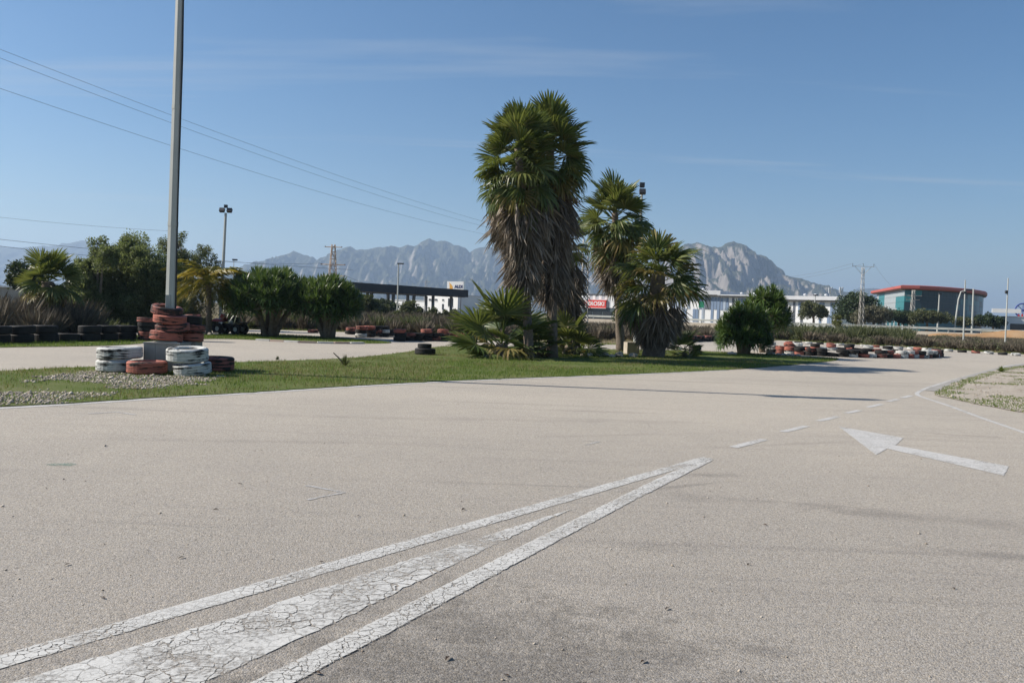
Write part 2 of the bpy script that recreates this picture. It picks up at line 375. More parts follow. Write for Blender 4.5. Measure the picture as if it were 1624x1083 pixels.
# ------------------------------------------------------------------ mesh helpers
class MB:
    def __init__(s): s.v, s.f, s.m = [], [], []
    def add(s, vs, fs, mi=0):
        o = len(s.v); s.v += [tuple(p) for p in vs]
        s.f += [tuple(i + o for i in f) for f in fs]; s.m += [mi] * len(fs)
    def box(s, c, d, rz=0.0, mi=0, rot=None):
        M = rot if rot is not None else Matrix.Rotation(rz, 3, 'Z')
        vs = [Vector(c) + M @ Vector((sx * d[0] / 2, sy * d[1] / 2, sz * d[2] / 2)) for sz in (-1, 1) for sx, sy in ((-1, -1), (1, -1), (1, 1), (-1, 1))]
        s.add(vs, [(3, 2, 1, 0), (4, 5, 6, 7), (0, 1, 5, 4), (1, 2, 6, 5), (2, 3, 7, 6), (3, 0, 4, 7)], mi); return s
    def tube(s, pts, rad, n=8, mi=0, cap=True):
        pts = [Vector(p) for p in pts]; rings = []
        if not isinstance(rad, (list, tuple)): rad = [rad] * len(pts)
        up = None
        for i, p in enumerate(pts):
            a = pts[max(0, i - 1)]; b = pts[min(len(pts) - 1, i + 1)]
            d = (b - a).normalized()
            if up is None: up = Vector((1, 0, 0)) if abs(d.x) < 0.9 else Vector((0, 1, 0))
            x = (up - d * up.dot(d)).normalized(); y = d.cross(x); up = x
            rings.append([p + (x * math.cos(2 * PI * k / n) + y * math.sin(2 * PI * k / n)) * rad[i] for k in range(n)])
        vs = [p for r in rings for p in r]; fs = []
        for i in range(len(rings) - 1):
            for k in range(n):
                k2 = (k + 1) % n
                fs.append((i * n + k, i * n + k2, (i + 1) * n + k2, (i + 1) * n + k))
        if cap: fs += [tuple(range(n - 1, -1, -1)), tuple((len(rings) - 1) * n + k for k in range(n))]
        s.add(vs, fs, mi); return s
    def lathe(s, prof, n=28, mi=0, closed=False):
        vs = [(r * math.cos(2 * PI * k / n), r * math.sin(2 * PI * k / n), z) for r, z in prof for k in range(n)]
        fs = []; L = len(prof)
        for i in range(L if closed else L - 1):
            j = (i + 1) % L
            for k in range(n):
                k2 = (k + 1) % n
                fs.append((i * n + k, i * n + k2, j * n + k2, j * n + k))
        s.add(vs, fs, mi); return s
    def prism(s, pts, z0, z1, mi=0):
        n = len(pts)
        vs = [(p[0], p[1], z0) for p in pts] + [(p[0], p[1], z1) for p in pts]
        s.add(vs, [tuple(range(n - 1, -1, -1)), tuple(range(n, 2 * n))] + [(i, (i + 1) % n, n + (i + 1) % n, n + i) for i in range(n)], mi); return s
    def mesh(s, name, mats, smooth=False):
        me = bpy.data.meshes.new(name)
        me.from_pydata(s.v, [], s.f)
        for m in (mats if isinstance(mats, (list, tuple)) else [mats]): me.materials.append(m)
        if len(set(s.m)) > 1: me.polygons.foreach_set('material_index', s.m)
        if smooth: me.polygons.foreach_set('use_smooth', [True] * len(s.f))
        me.update(); return me
def link(name, me, parent=None, loc=(0, 0, 0), rot=None, scale=None):
    o = bpy.data.objects.new(name, me); C.objects.link(o)
    if parent is not None: o.parent = parent
    o.location = loc
    if rot is not None: o.rotation_euler = rot
    if scale is not None: o.scale = scale if isinstance(scale, (tuple, list)) else (scale,) * 3
    return o
def part(mb, name, mats, parent=None, smooth=False, **k): return link(name, mb.mesh(name, mats, smooth), parent, **k)
def tag(o, label=None, cat=None, group=None, kind=None):
    for k, v in (('label', label), ('category', cat), ('group', group), ('kind', kind)):
        if v: o[k] = v
    return o
def thing(name, label, cat, loc=(0, 0, 0), rz=0.0, group=None):
    o = bpy.data.objects.new(name, None); C.objects.link(o)
    o.empty_display_size = 0.2
    o.location = loc; o.rotation_euler = (0, 0, rz)
    return tag(o, label, cat, group)
def npmesh(name, V, F, mat, parent=None, smooth=False):
    """V (n,3), F (m,k) numpy -> one mesh object"""
    me = bpy.data.meshes.new(name)
    V = np.ascontiguousarray(V, dtype=np.float32); F = np.ascontiguousarray(F, dtype=np.int32)
    m, k = F.shape
    me.vertices.add(len(V)); me.vertices.foreach_set('co', V.ravel())
    me.loops.add(m * k); me.loops.foreach_set('vertex_index', F.ravel())
    me.polygons.add(m); me.polygons.foreach_set('loop_start', np.arange(0, m * k, k, dtype=np.int32))
    me.polygons.foreach_set('loop_total', np.full(m, k, dtype=np.int32))
    if smooth: me.polygons.foreach_set('use_smooth', np.ones(m, dtype=bool))
    for mm in (mat if isinstance(mat, (list, tuple)) else [mat]): me.materials.append(mm)
    me.update(calc_edges=True); me.validate()
    return link(name, me, parent)
ONES = ['', 'first', 'second', 'third', 'fourth', 'fifth', 'sixth', 'seventh', 'eighth', 'ninth', 'tenth', 'eleventh', 'twelfth',
        'thirteenth', 'fourteenth', 'fifteenth', 'sixteenth', 'seventeenth', 'eighteenth', 'nineteenth']
TENS = {20: 'twent', 30: 'thirt', 40: 'fort', 50: 'fift', 60: 'sixt'}
def nth(i):
    if i < 20: return ONES[i]
    t = TENS[i // 10 * 10]
    return t + 'ieth' if i % 10 == 0 else t + 'y-' + ONES[i % 10]
def inpoly(px, py, poly):
    x = np.asarray(px); y = np.asarray(py); r = np.zeros(x.shape, bool); n = len(poly)
    for i in range(n):
        x1, y1 = poly[i][0], poly[i][1]; x2, y2 = poly[(i + 1) % n][0], poly[(i + 1) % n][1]
        c = ((y1 > y) != (y2 > y)) & (x < (x2 - x1) * (y - y1) / ((y2 - y1) or 1e-9) + x1)
        r ^= c
    return r
def vnoise(x, y, seed=0):
    """smooth value noise for numpy arrays"""
    xi = np.floor(x).astype(np.int64); yi = np.floor(y).astype(np.int64); xf = x - xi; yf = y - yi
    def h(a, b):
        v = np.sin(a * 127.1 + b * 311.7 + seed * 74.7) * 43758.5453
        return v - np.floor(v)
    u = xf * xf * (3 - 2 * xf); v = yf * yf * (3 - 2 * yf)
    return (h(xi, yi) * (1 - u) + h(xi + 1, yi) * u) * (1 - v) + (h(xi, yi + 1) * (1 - u) + h(xi + 1, yi + 1) * u) * v
def fbm(x, y, o=5, seed=0):
    a = 0; s = 1; t = 0
    for i in range(o):
        a = a + vnoise(x, y, seed + i) * s; t += s; s *= 0.5; x = x * 2.03; y = y * 2.03
    return a / t
def sheet(name, pts, z, mat, kind='structure', **k):
    mb = MB(); mb.add([(p[0], p[1], z) for p in pts], [tuple(range(len(pts)))])
    o = part(mb, name, mat, **k)
    import bmesh
    bm = bmesh.new(); bm.from_mesh(o.data); bmesh.ops.triangulate(bm, faces=bm.faces[:])
    bmesh.ops.recalc_face_normals(bm, faces=bm.faces[:])
    for f in bm.faces:
        if f.normal.z < 0: f.normal_flip()
    bm.to_mesh(o.data); bm.free()
    return tag(o, kind=kind)
def smoothline(pts, per=6):
    """Catmull-Rom through 2-D points"""
    out_ = []; n = len(pts)
    for i in range(n - 1):
        p0, p1, p2, p3 = [Vector(pts[min(max(j, 0), n - 1)]) for j in (i - 1, i, i + 1, i + 2)]
        for k in range(per):
            t = k / per
            out_.append(0.5 * ((2 * p1) + (p2 - p0) * t + (2 * p0 - 5 * p1 + 4 * p2 - p3) * t * t + (3 * p1 - p0 - 3 * p2 + p3) * t ** 3))
    out_.append(Vector(pts[-1])); return out_
def G2(l): return [G(*p).xy for p in l]

# ------------------------------------------------------------------ ground
terr = MB()
NX = 9
terr.add([(-9000, -60, -0.05), (9000, -60, -0.05), (9000, 11000, -0.05), (-9000, 11000, -0.05)], [(0, 1, 2, 3)])
tag(part(terr, 'ground', M_TERRAIN), kind='structure')

far_edge = [(-500, 570), (-200, 546), (0, 533), (150, 529), (300, 524.5), (400, 522.5), (540, 526.5), (640, 531), (700, 534.5), (800, 541), (900, 545.5),
            (1000, 546.5), (1060, 543), (1098, 540), (1160, 538.5), (1240, 540), (1340, 545.5), (1480, 553), (1624, 562), (1900, 583)]
tr_far = smoothline(G2(far_edge), 4)
track_poly = [Vector((-26, -8)), Vector((34, -8)), Vector((34, tr_far[-1].y))] + tr_far[::-1] + [Vector((-26, tr_far[0].y))]
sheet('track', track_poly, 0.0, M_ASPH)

A_near = [(-420, 669), (-200, 658), (0, 646), (120, 639.5), (250, 631), (400, 622.5), (560, 612.5), (700, 605), (850, 599), (1000, 593.5), (1150, 587), (1250, 579.5), (1318, 573), (1331, 569.5)]
A_far = [(1318, 567.5), (1262, 566), (1222, 563), (1200, 561), (1160, 559), (1080, 556.5), (990, 555), (900, 552.5), (820, 550), (740, 548.5), (690, 551), (640, 559),
         (560, 567.5), (460, 572), (370, 575), (250, 580), (130, 582.5), (60, 586), (0, 589), (-200, 602), (-420, 618)]
def rough_edge(poly, amp, step=0.14):
    r = []
    for a, b in zip(poly, poly[1:] + poly[:1]):
        k_ = max(1, min(60, int((b - a).length / step)))
        r += [a.lerp(b, j / k_) + Vector((rng.gauss(0, amp), rng.gauss(0, amp))) for j in range(k_)]
    return r
islA = rough_edge(smoothline(G2(A_near), 5) + smoothline(G2(A_far), 5), 0.028)
sheet('grass_island', islA, 0.012, M_TURF)
B_near = [(-500, 577), (-200, 560), (0, 551.5), (100, 550), (180, 548), (250, 543), (320, 538), (370, 538), (423, 540.3), (475, 543), (540, 544.5), (600, 545), (622, 544)]
B_far = [(600, 541), (560, 538), (500, 534), (440, 531), (400, 529.5), (340, 530), (240, 532), (120, 535), (0, 540), (-200, 552), (-500, 572)]
islB = smoothline(G2(B_near), 5) + smoothline(G2(B_far), 5)
sheet('grass_verge', islB, 0.012, M_TURF)
C_edge = [(1900, 712), (1760, 685), (1624, 655), (1560, 643), (1505, 632), (1482, 626), (1490, 618), (1515, 607), (1545, 597), (1582, 587), (1624, 580.5), (1760, 567), (1900, 560)]
islC = rough_edge(smoothline(G2(C_edge), 5), 0.03)
sheet('gravel_island', islC, 0.012, M_GRAVELBED)

# ------------------------------------------------------------------ grass and stones (uncountable)
def blades(name, XY, h, wd, mat, z0=0.012, lean=0.5, hv=0.5, kind='stuff', parent=None):
    n = len(XY); a = nr.uniform(0, 2 * PI, n); hh = h * nr.uniform(1 - hv, 1 + hv, n) if np.isscalar(h) else h * nr.uniform(1 - hv, 1 + hv, n)
    la = nr.uniform(0, 2 * PI, n); ll = nr.uniform(0, lean, n) * hh
    V = np.zeros((n, 3, 3)); ww = wd * nr.uniform(0.6, 1.4, n)
    V[:, 0, 0] = XY[:, 0] - np.cos(a) * ww; V[:, 0, 1] = XY[:, 1] - np.sin(a) * ww
    V[:, 1, 0] = XY[:, 0] + np.cos(a) * ww; V[:, 1, 1] = XY[:, 1] + np.sin(a) * ww
    V[:, 2, 0] = XY[:, 0] + np.cos(la) * ll; V[:, 2, 1] = XY[:, 1] + np.sin(la) * ll
    V[:, :2, 2] = z0 - 0.01; V[:, 2, 2] = z0 + hh
    o = npmesh(name, V.reshape(-1, 3), np.arange(n * 3).reshape(n, 3), mat, parent)
    if kind: o['kind'] = kind
    return o
def scatter(poly, n, xlim=None):
    xs = [p[0] for p in poly]; ys = [p[1] for p in poly]
    lo, hi = (min(xs), max(xs)) if xlim is None else xlim
    p = np.stack([nr.uniform(lo, hi, n), nr.uniform(min(ys), max(ys), n)], 1)
    return p[inpoly(p[:, 0], p[:, 1], poly)]
gp = scatter(islA, 520000, (-20, 24))
gravA = [G2([(-60, 650), (0, 646), (90, 640), (150, 634), (165, 628), (120, 624), (60, 622), (0, 624), (-60, 627)]),
         G2([(20, 608), (60, 596), (150, 590), (260, 596), (340, 598), (350, 602), (320, 608), (250, 618), (180, 618), (140, 606), (70, 604)])]
def gravmask(p):
    k = np.zeros(len(p))
    for gpoly in gravA: k = np.maximum(k, inpoly(p[:, 0] + (fbm(p[:, 0] * 3, p[:, 1] * 3, 3, 5) - 0.5) * 0.9, p[:, 1] + (fbm(p[:, 0] * 3, p[:, 1] * 3, 3, 9) - 0.5) * 1.2, gpoly))
    return k
gm = gravmask(gp)
den = fbm(gp[:, 0] * 0.55, gp[:, 1] * 0.55, 4, 3)
keep = (nr.uniform(0, 1, len(gp)) < np.clip((den - 0.34) * 4.2, 0.06, 1)) & ((gm < 0.5) | (nr.uniform(0, 1, len(gp)) < 0.3))
gp = gp[keep]
dry = (fbm(gp[:, 0] * 0.4 + 7, gp[:, 1] * 0.4, 3, 21) > 0.54) | ((np.abs(gp[:, 0] + 4.0) < 2.2) & (gp[:, 1] > 16.5))
isd = dry & (nr.uniform(0, 1, len(gp)) < 0.5)
tag(blades('island_grass', gp[~isd], 0.05, 0.0065, L_GRASS), 'short green grass covering the long track island', 'grass')
tag(blades('dry_grass', gp[isd], 0.05, 0.006, L_DRYGRASS), 'yellowed grass mixed into the long track island', 'grass')
gb = scatter(islB, 130000, (-24, 0))
gb = gb[fbm(gb[:, 0], gb[:, 1], 3, 31) > 0.36]
tag(blades('verge_grass', gb, 0.06, 0.01, L_GRASS), 'short grass on the verge around the yuccas', 'grass')
gc = scatter(islC, 420000, (5, 22))
ec = np.min(np.stack([np.hypot(gc[:, 0] - p.x, gc[:, 1] - p.y) for p in islC]), 0)
mc = (fbm(gc[:, 0] * 0.9, gc[:, 1] * 1.3, 4, 41) > 0.585) | ((ec < 0.33) & (fbm(gc[:, 0] * 1.5, gc[:, 1] * 1.5, 2, 4) > 0.33))
tag(blades('island_weeds', gc[mc], 0.024, 0.013, L_GRASS), 'low green weeds growing on the pale gravel island', 'weeds')

def stones(name, XY, size, mat, z0=0.012):
    n = len(XY)
    base = np.array([(1, 0, 0), (-1, 0, 0), (0, 1, 0), (0, -1, 0), (0, 0, 1), (0, 0, -0.4)], float)
    F0 = np.array([(0, 2, 4), (2, 1, 4), (1, 3, 4), (3, 0, 4), (2, 0, 5), (1, 2, 5), (3, 1, 5), (0, 3, 5)])
    a = nr.uniform(0, 2 * PI, n); s = size * np.exp(nr.normal(0, 0.45, n))
    V = base[None] * (1 + nr.uniform(-0.35, 0.35, (n, 6, 3))) * s[:, None, None] + nr.normal(0, 0.22, (n, 6, 3)) * s[:, None, None]
    V[:, :, 2] *= 0.65
    x = V[:, :, 0] * np.cos(a)[:, None] - V[:, :, 1] * np.sin(a)[:, None]; y = V[:, :, 0] * np.sin(a)[:, None] + V[:, :, 1] * np.cos(a)[:, None]
    V[:, :, 0] = x + XY[:, 0, None]; V[:, :, 1] = y + XY[:, 1, None]; V[:, :, 2] += z0 + (s * 0.25)[:, None]
    F = (F0[None] + (np.arange(n) * 6)[:, None, None]).reshape(-1, 3)
    o = npmesh(name, V.reshape(-1, 3), F, mat); o['kind'] = 'stuff'; return o
L_PEBBLE = leafy('pebble', [(0.22, 0.175, 0.13), (0.36, 0.305, 0.24), (0.46, 0.4, 0.325), (0.56, 0.51, 0.43)], 0.0, 0.9)
st = scatter(islA, 420000, (-20, -2)); st = st[gravmask(st) > 0.5]
tag(stones('island_gravel', st[:34000], 0.0115, L_PEBBLE), 'loose pale gravel around the painted tyres', 'gravel')
sc_ = scatter(islC, 16000, (5, 20)); sc_ = sc_[fbm(sc_[:, 0] * 0.9, sc_[:, 1] * 1.3, 4, 41) < 0.57]
tag(stones('corner_gravel', sc_, 0.016, L_PEBBLE), 'fine pale gravel of the corner island', 'gravel')

gr_ = np.stack([nr.uniform(-4.5, 5.5, 2600), nr.uniform(2.6, 9.5, 2600)], 1)
tag(stones('loose_grit', gr_, 0.0035, L_PEBBLE, z0=0.0), 'loose grit scattered over the near asphalt', 'grit')

# ------------------------------------------------------------------ painted markings
def strip(name, pts, width, mat, z=0.004, label=None, cat='marking', smooth=0):
    pts = [Vector(p) for p in pts]
    if smooth: pts = smoothline(pts, smooth)
    ws = width if isinstance(width, (list, tuple)) else None
    dn = [pts[0]]
    for a, b in zip(pts, pts[1:]):
        k_ = max(1, min(160, int((b - a).length / 0.05))); dn += [a.lerp(b, j / k_) for j in range(1, k_ + 1)]
    pts = dn
    mb = MB(); vs = []
    for i, p in enumerate(pts):
        a = pts[max(0, i - 1)]; b = pts[min(len(pts) - 1, i + 1)]; d = (b - a).normalized(); n = Vector((-d.y, d.x))
        wd = ws[0] + (ws[1] - ws[0]) * i / (len(pts) - 1) if ws else width
        j1, j2 = rng.gauss(0, 0.0028), rng.gauss(0, 0.0028)
        vs += [(p.x + n.x * (wd / 2 + j1), p.y + n.y * (wd / 2 + j1), z), (p.x - n.x * (wd / 2 + j2), p.y - n.y * (wd / 2 + j2), z)]
    mb.add(vs, [(2 * i + 1, 2 * i + 3, 2 * i + 2, 2 * i) for i in range(len(pts) - 1)])
    o = part(mb, name, mat); 
    return tag(o, label, cat)
strip('painted_line', G2([(-260, 1125), (0, 1050), (560, 888.5), (1122, 726)]), 0.135, M_PAINT, label='long cracked white line along the upper side of the wedge marking')
strip('painted_line', G2([(250, 1180), (450, 1074), (597, 999), (705, 942), (870, 855), (1000, 788), (1122, 728)]), 0.14, M_PAINT, z=0.0055, label='long cracked white line along the lower side of the wedge marking')
wedge = G2([(906, 807.5), (708, 869), (560, 917), (400, 970), (230, 1021), (75, 1066), (-120, 1125)]) + G2([(120, 1185), (320, 1085), (400, 1048), (540, 983), (677, 916), (770, 871), (840, 838)])
def ragged(poly, step=0.05, amp=0.0035):
    r = []
    for a, b in zip(poly, poly[1:] + poly[:1]):
        k_ = max(1, int((b - a).length / step)); r += [a.lerp(b, j / k_) + Vector((rng.gauss(0, amp), rng.gauss(0, amp))) for j in range(k_)]
    return r
wedge = ragged(wedge, 0.05, 0.005)
mbw = MB(); mbw.add([(p.x, p.y, 0.004) for p in wedge], [tuple(range(len(wedge)))[::-1]])
tag(part(mbw, 'painted_wedge', M_PAINT_BIG), 'broad tapering white wedge with cracked paint between the two lines', 'marking')
dsh = [((1163, 709.5), (1212, 697)), ((1241, 685), (1279, 675.8)), ((1298, 667.6), (1329, 660.8)), ((1343, 655.2), (1363, 650.8)), ((1376, 646), (1398, 640.8)), ((1409, 636.8), (1424, 633)), ((1430, 631.2), (1445, 627.5))]
for i, (a, b) in enumerate(dsh):
    strip('painted_dash', G2([a, b]), 0.11, M_PAINT_THIN, label='short white dash, %s beyond the tip of the wedge marking' % nth(i + 1))
arrow = G2([(1330, 676.5), (1433, 694.5), (1420, 706.3), (1600, 739.5), (1592, 754.5), (1407, 711.5), (1389, 721.5)])
arrow = ragged(arrow)
mba = MB(); mba.add([(p.x, p.y, 0.004) for p in arrow], [tuple(range(len(arrow)))[::-1]])
tag(part(mba, 'painted_arrow', M_PAINT_THIN), 'white direction arrow painted on the right of the track', 'marking')
strip('corner_line', G2([(1900, 778), (1760, 733), (1624, 686), (1560, 664), (1500, 642), (1466, 631), (1455, 626), (1458, 621), (1480, 612), (1530, 597.5), (1580, 584.5), (1624, 576.5), (1750, 562)]), 0.09, M_PAINT_THIN, label='white line bending around the gravel corner island', smooth=5)
strip('edge_line', [p + Vector((0.03, -0.11)) for p in smoothline(G2(A_near[:-3]), 5)], 0.17, M_PAINT_THIN, label='worn white edge line along the near side of the grass island')
for i, (pl, lab) in enumerate(((([(485, 770), (546, 781), (487, 793)]), 'thin white corner mark on the asphalt left of centre'), (([(922, 699), (951, 700.5), (928, 706)]), 'small faded white corner mark near mid track'),
                               (([(140, 656), (185, 653.5), (215, 658)]), 'faint white scratch mark below the gravel strip'))):
    strip('faint_mark', G2(pl), 0.035 if i < 2 else 0.05, M_CHALK, label=lab)
sp = G(98, 737)
mbg = MB(); mbg.add([(sp.x + 0.16 * math.cos(a) * rng.uniform(0.6, 1), sp.y + 0.09 * math.sin(a) * rng.uniform(0.6, 1), 0.004) for a in [2 * PI * k / 14 for k in range(14)]], [tuple(range(14))])
tag(part(mbg, 'paint_spot', m_paint('faded_green_paint', 40, 0.5, 0.03, (0.13, 0.27, 0.2))), 'small faded green paint spot on the left asphalt', 'marking')
# concrete lip around the gravel corner
lip = smoothline(G2([(1475, 620), (1497, 611), (1530, 599.5), (1560, 591), (1590, 583.5), (1624, 577.8)]), 5)
strip('corner_kerb', lip, 0.22, M_CONC, z=0.008, label='flat pale concrete edging on the far side of the gravel corner', cat='kerb')
# kerb stones in front of the yuccas
kl = smoothline(G2([(408, 540.2), (440, 541.8), (475, 543.6), (510, 544.6), (545, 545.1), (580, 545.2)]), 8)
tot = [0.0]
for a, b in zip(kl, kl[1:]): tot.append(tot[-1] + (b - a).length)
def along(line, tt, s):
    for i in range(len(tt) - 1):
        if tt[i + 1] >= s:
            f = (s - tt[i]) / (tt[i + 1] - tt[i] or 1); return line[i].lerp(line[i + 1], f), (line[i + 1] - line[i]).normalized()
    return line[-1], (line[-1] - line[-2]).normalized()
M_KR = plain('faded_red_kerb_paint', (0.4, 0.29, 0.24), (0.38, 0.31, 0.26), 3, 0.85)
M_KW = plain('faded_white_kerb_paint', (0.62, 0.61, 0.57), (0.45, 0.43, 0.39), 3, 0.85)
s = 0.3; i = 0
while s < tot[-1]:
    p, d = along(kl, tot, s)
    mb = MB(); mb.box((0, 0, 0.035), (0.62, 0.22, 0.07))
    tag(part(mb, 'kerb_stone', M_KW if i % 2 == 0 else M_KR, loc=(p.x, p.y, 0), rot=(0, 0, math.atan2(d.y, d.x))),
        '%s kerb stone, %s from the left in front of the yuccas' % ('white' if i % 2 == 0 else 'faded red', nth(i + 1)), 'kerb', 'kerb stones before the yuccas')
    s += 0.66; i += 1
# dead leaves and bits on the asphalt
mbl = MB(); mbl.add([(-0.03, 0, 0.004), (0, -0.012, 0.012), (0.034, 0.002, 0.004), (0.002, 0.013, 0.018), (0, 0, 0.008)], [(0, 1, 4), (1, 2, 4), (2, 3, 4), (3, 0, 4)])
me_leaf = mbl.mesh('dead_leaf', plain('brown_leaf', (0.06, 0.035, 0.02), (0.035, 0.022, 0.014), 20, 0.9))
lv = [(163, 949, 'left of the wedge marking'), (510, 892, 'touching the upper white line'), (288, 885, 'left, above the white line'), (107, 896, 'at the far left of the asphalt'), (504, 1069, 'just below the lower white line'), (710, 1045, 'on the dark rough patch'),
      (804, 1072, 'at the bottom edge of the picture'), (1187, 896, 'on the right asphalt, centre'), (1513, 934, 'on the right asphalt, far right'), (1058, 966, 'right of the dark rough patch'), (1213, 833, 'right of the wedge tip'), (102, 761, 'below the green spot'),
      (735, 809, 'mid track above the wedge'), (568, 819, 'below the white corner mark'), (1282, 612, 'between the palm shadows'), (381, 768, 'left of the white corner mark'), (1020, 1050, 'bottom right of centre'), (342, 809, 'upper left of the wedge')]
for i, (x, y, wh) in enumerate(lv):
    p = G(x, y)
    tag(link('dead_leaf', me_leaf, None, (p.x, p.y, 0.002), (0, 0, rng.uniform(0, 6)), rng.uniform(0.55, 1.0)), 'tiny dark dead leaf ' + wh, 'leaf', 'dead leaves on the asphalt')

# ------------------------------------------------------------------ tyres
TYRES = {}
def tyre_mesh(Rad, W, c, n=30):
    k = (round(Rad, 3), round(W, 3), c)
    if k in TYRES: return TYRES[k]
    h = W / 2; g = 0.965 * Rad
    prof = [(0.60 * Rad, -0.66 * h), (0.64 * Rad, -0.86 * h), (0.78 * Rad, -1.0 * h), (0.9 * Rad, -0.97 * h), (0.975 * Rad, -0.82 * h)]
    for z in (-0.5, 0.0, 0.5):
        prof += [(Rad, (z - 0.2) * h), (Rad, (z - 0.05) * h), (g, (z - 0.035) * h), (g, (z + 0.035) * h), (Rad, (z + 0.05) * h)]
    prof += [(Rad, 0.7 * h), (0.975 * Rad, 0.82 * h), (0.9 * Rad, 0.97 * h), (0.78 * Rad, 1.0 * h), (0.64 * Rad, 0.86 * h), (0.60 * Rad, 0.66 * h),
             (0.66 * Rad, 0.6 * h), (0.86 * Rad, 0.7 * h), (0.9 * Rad, 0.0), (0.86 * Rad, -0.7 * h), (0.66 * Rad, -0.6 * h)]
    mb = MB(); mb.lathe(prof, n, 0, True)
    me = mb.mesh('tyre', TM[c], False); TYRES[k] = me; return me
def tyre(loc, Rad, W, c, label, group, tilt=(0, 0), sq=1.0):
    o = link('tyre', tyre_mesh(Rad, W, c), None, loc, (tilt[0], tilt[1], rng.uniform(0, 6.28)), (rng.uniform(0.95, 1.05), rng.uniform(0.95, 1.05), rng.uniform(0.93, 1.02)))
    return tag(o, label, 'tyre', group)

# the painted heap round the mast
Bm = G(268, 590)                                   # foot of the mast
hg = 'painted tyres heaped round the mast'
def at_heap(px, py): p = G(px, py); return p
def tpx(px, py, Rad, up, dy=0.0):
    """centre of a tyre whose nearest bottom edge is seen at (px, py) on the ground"""
    p = G(px, py); d = Vector((p.x, p.y)).normalized(); q_ = Vector((p.x, p.y)) + d * Rad
    return (q_.x, q_.y, up)
a_ = tpx(186, 592.5, 0.4, 0.137); tyre(a_, 0.40, 0.25, 'w', 'scuffed white tyre at the bottom left corner of the heap', hg)
b_ = tpx(233, 596, 0.385, 0.145); tyre(b_, 0.385, 0.265, 'r', 'plain red tyre at the bottom front of the heap', hg)
c_ = tpx(305, 598, 0.375, 0.14); tyre(c_, 0.375, 0.25, 'w', 'white tyre at the bottom right of the heap, dark streaks', hg, (R(-4), R(5)))
d_ = tpx(340, 591, 0.40, 0.165); tyre(d_, 0.40, 0.3, 'm', 'dark red and black tyre at the far right of the heap', hg)
e_ = (a_[0] + 0.02, a_[1] + 0.05, 0.137 + 0.125 + 0.133); tyre(e_, 0.42, 0.26, 'w', 'white tyre on top at the left of the heap', hg, (R(2), R(-1)))
f_ = (c_[0] - 0.13, c_[1] + 0.06, 0.14 + 0.125 + 0.155); tyre(f_, 0.385, 0.28, 'w', 'tilted white tyre with black smears on top at the right', hg, (R(3), R(-3)))
g_ = tpx(270, 590, 0.36, 0.115); tyre((g_[0] - 0.02, g_[1] + 0.55, 0.12), 0.36, 0.22, 'k', 'black tyre half hidden behind the plain red tyre', hg)
# concrete footing of two blocks, then the mast
foot = thing('mast_footing', 'grey concrete block footing of the tall mast between painted tyres', 'footing', (Bm.x - 0.17, Bm.y + 0.32, 0))
for sx in (-1, 0, 1):
    mb = MB(); mb.box((sx * 0.252, 0, 0.29), (0.246, 0.62, 0.58)); part(mb, 'concrete_block', M_CONC, foot)
mb = MB(); mb.box((0, 0, 0.595), (0.77, 0.66, 0.03)); part(mb, 'cap_slab', M_CONC, foot)
MX, MY = Bm.x - 0.15, Bm.y + 0.36
cols = ['m', 'r', 'm', 'r']; zc = 0.63
for i, (c, rad, wd, dx, dy, tx, ty) in enumerate((('r', 0.345, 0.2, -0.07, 0, 4, -6), ('m', 0.335, 0.19, 0.05, 0.02, -4, 5), ('r', 0.345, 0.19, 0.0, 0, 4, -4), ('m', 0.325, 0.185, -0.07, 0, -9, -7))):
    tyre((MX + dx, MY + dy, zc + wd / 2), rad, wd, c, ['lowest pale red tyre threaded on the mast above the footing', 'second tyre up on the mast, red with black rim', 'third tyre up on the mast, bright red',
         'topmost tilted red and black tyre threaded on the mast'][i], 'tyres threaded on the mast', (R(tx), R(ty)))
    zc += wd * 0.97
zc = 0.61
for i, (c, dx) in enumerate((('r', 0.2), ('m', 0.24), ('k', 0.15))):
    tyre((MX + dx, MY + 0.58, zc + 0.1), 0.3, 0.19, c, '%s tyre, %s up in the short stack behind the mast' % (TW[c], nth(i + 1)), 'short tyre stack behind the mast', (R(rng.uniform(-5, 5)), R(rng.uniform(-5, 5))))
    zc += 0.185
mb = MB(); mb.box((MX + 0.2, MY + 0.6, 0.305), (0.4, 0.4, 0.61)); tag(part(mb, 'concrete_block', M_CONC), 'rough concrete block under the short stack behind the mast', 'block')

# mast
mast = thing('floodlight_mast', 'tall grey octagonal steel mast rising out of the tyre heap', 'mast', (MX, MY, 0.61))
mb = MB(); lean = R(0.55); HT = 8.9
mb.tube([(0, 0, 0), (math.tan(lean) * HT, 0, HT)], [0.118, 0.08], 8); part(mb, 'shaft', M_STEEL, mast)
for hz_ in (2.45, 4.9):
    mb = MB(); mb.tube([(math.tan(lean) * hz_, 0, hz_), (math.tan(lean) * (hz_ + 0.09), 0, hz_ + 0.09)], 0.124 - 0.0042 * hz_, 8); part(mb, 'collar', M_STEEL, mast)
mb = MB(); mb.box((0, -0.112, 0.85), (0.1, 0.03, 0.3)); part(mb, 'hatch', plain('hatch_grey', (0.36, 0.37, 0.34), None, 3, 0.6), mast)
mb = MB(); mb.box((0, 0, 0.012), (0.42, 0.42, 0.024)); part(mb, 'base_plate', M_STEEL, mast)
mb = MB(); mb.tube([(0.125, -0.03, 0.1), (0.128, -0.03, 3), (0.165, -0.03, 6), (0.15, -0.03, 8.5)], 0.017, 6); part(mb, 'cable', M_CABLE, mast)
mb = MB(); mb.box((-0.19, -0.04, 0.34), (0.09, 0.13, 0.22)); part(mb, 'junction_box', M_WHITEBOX, mast)
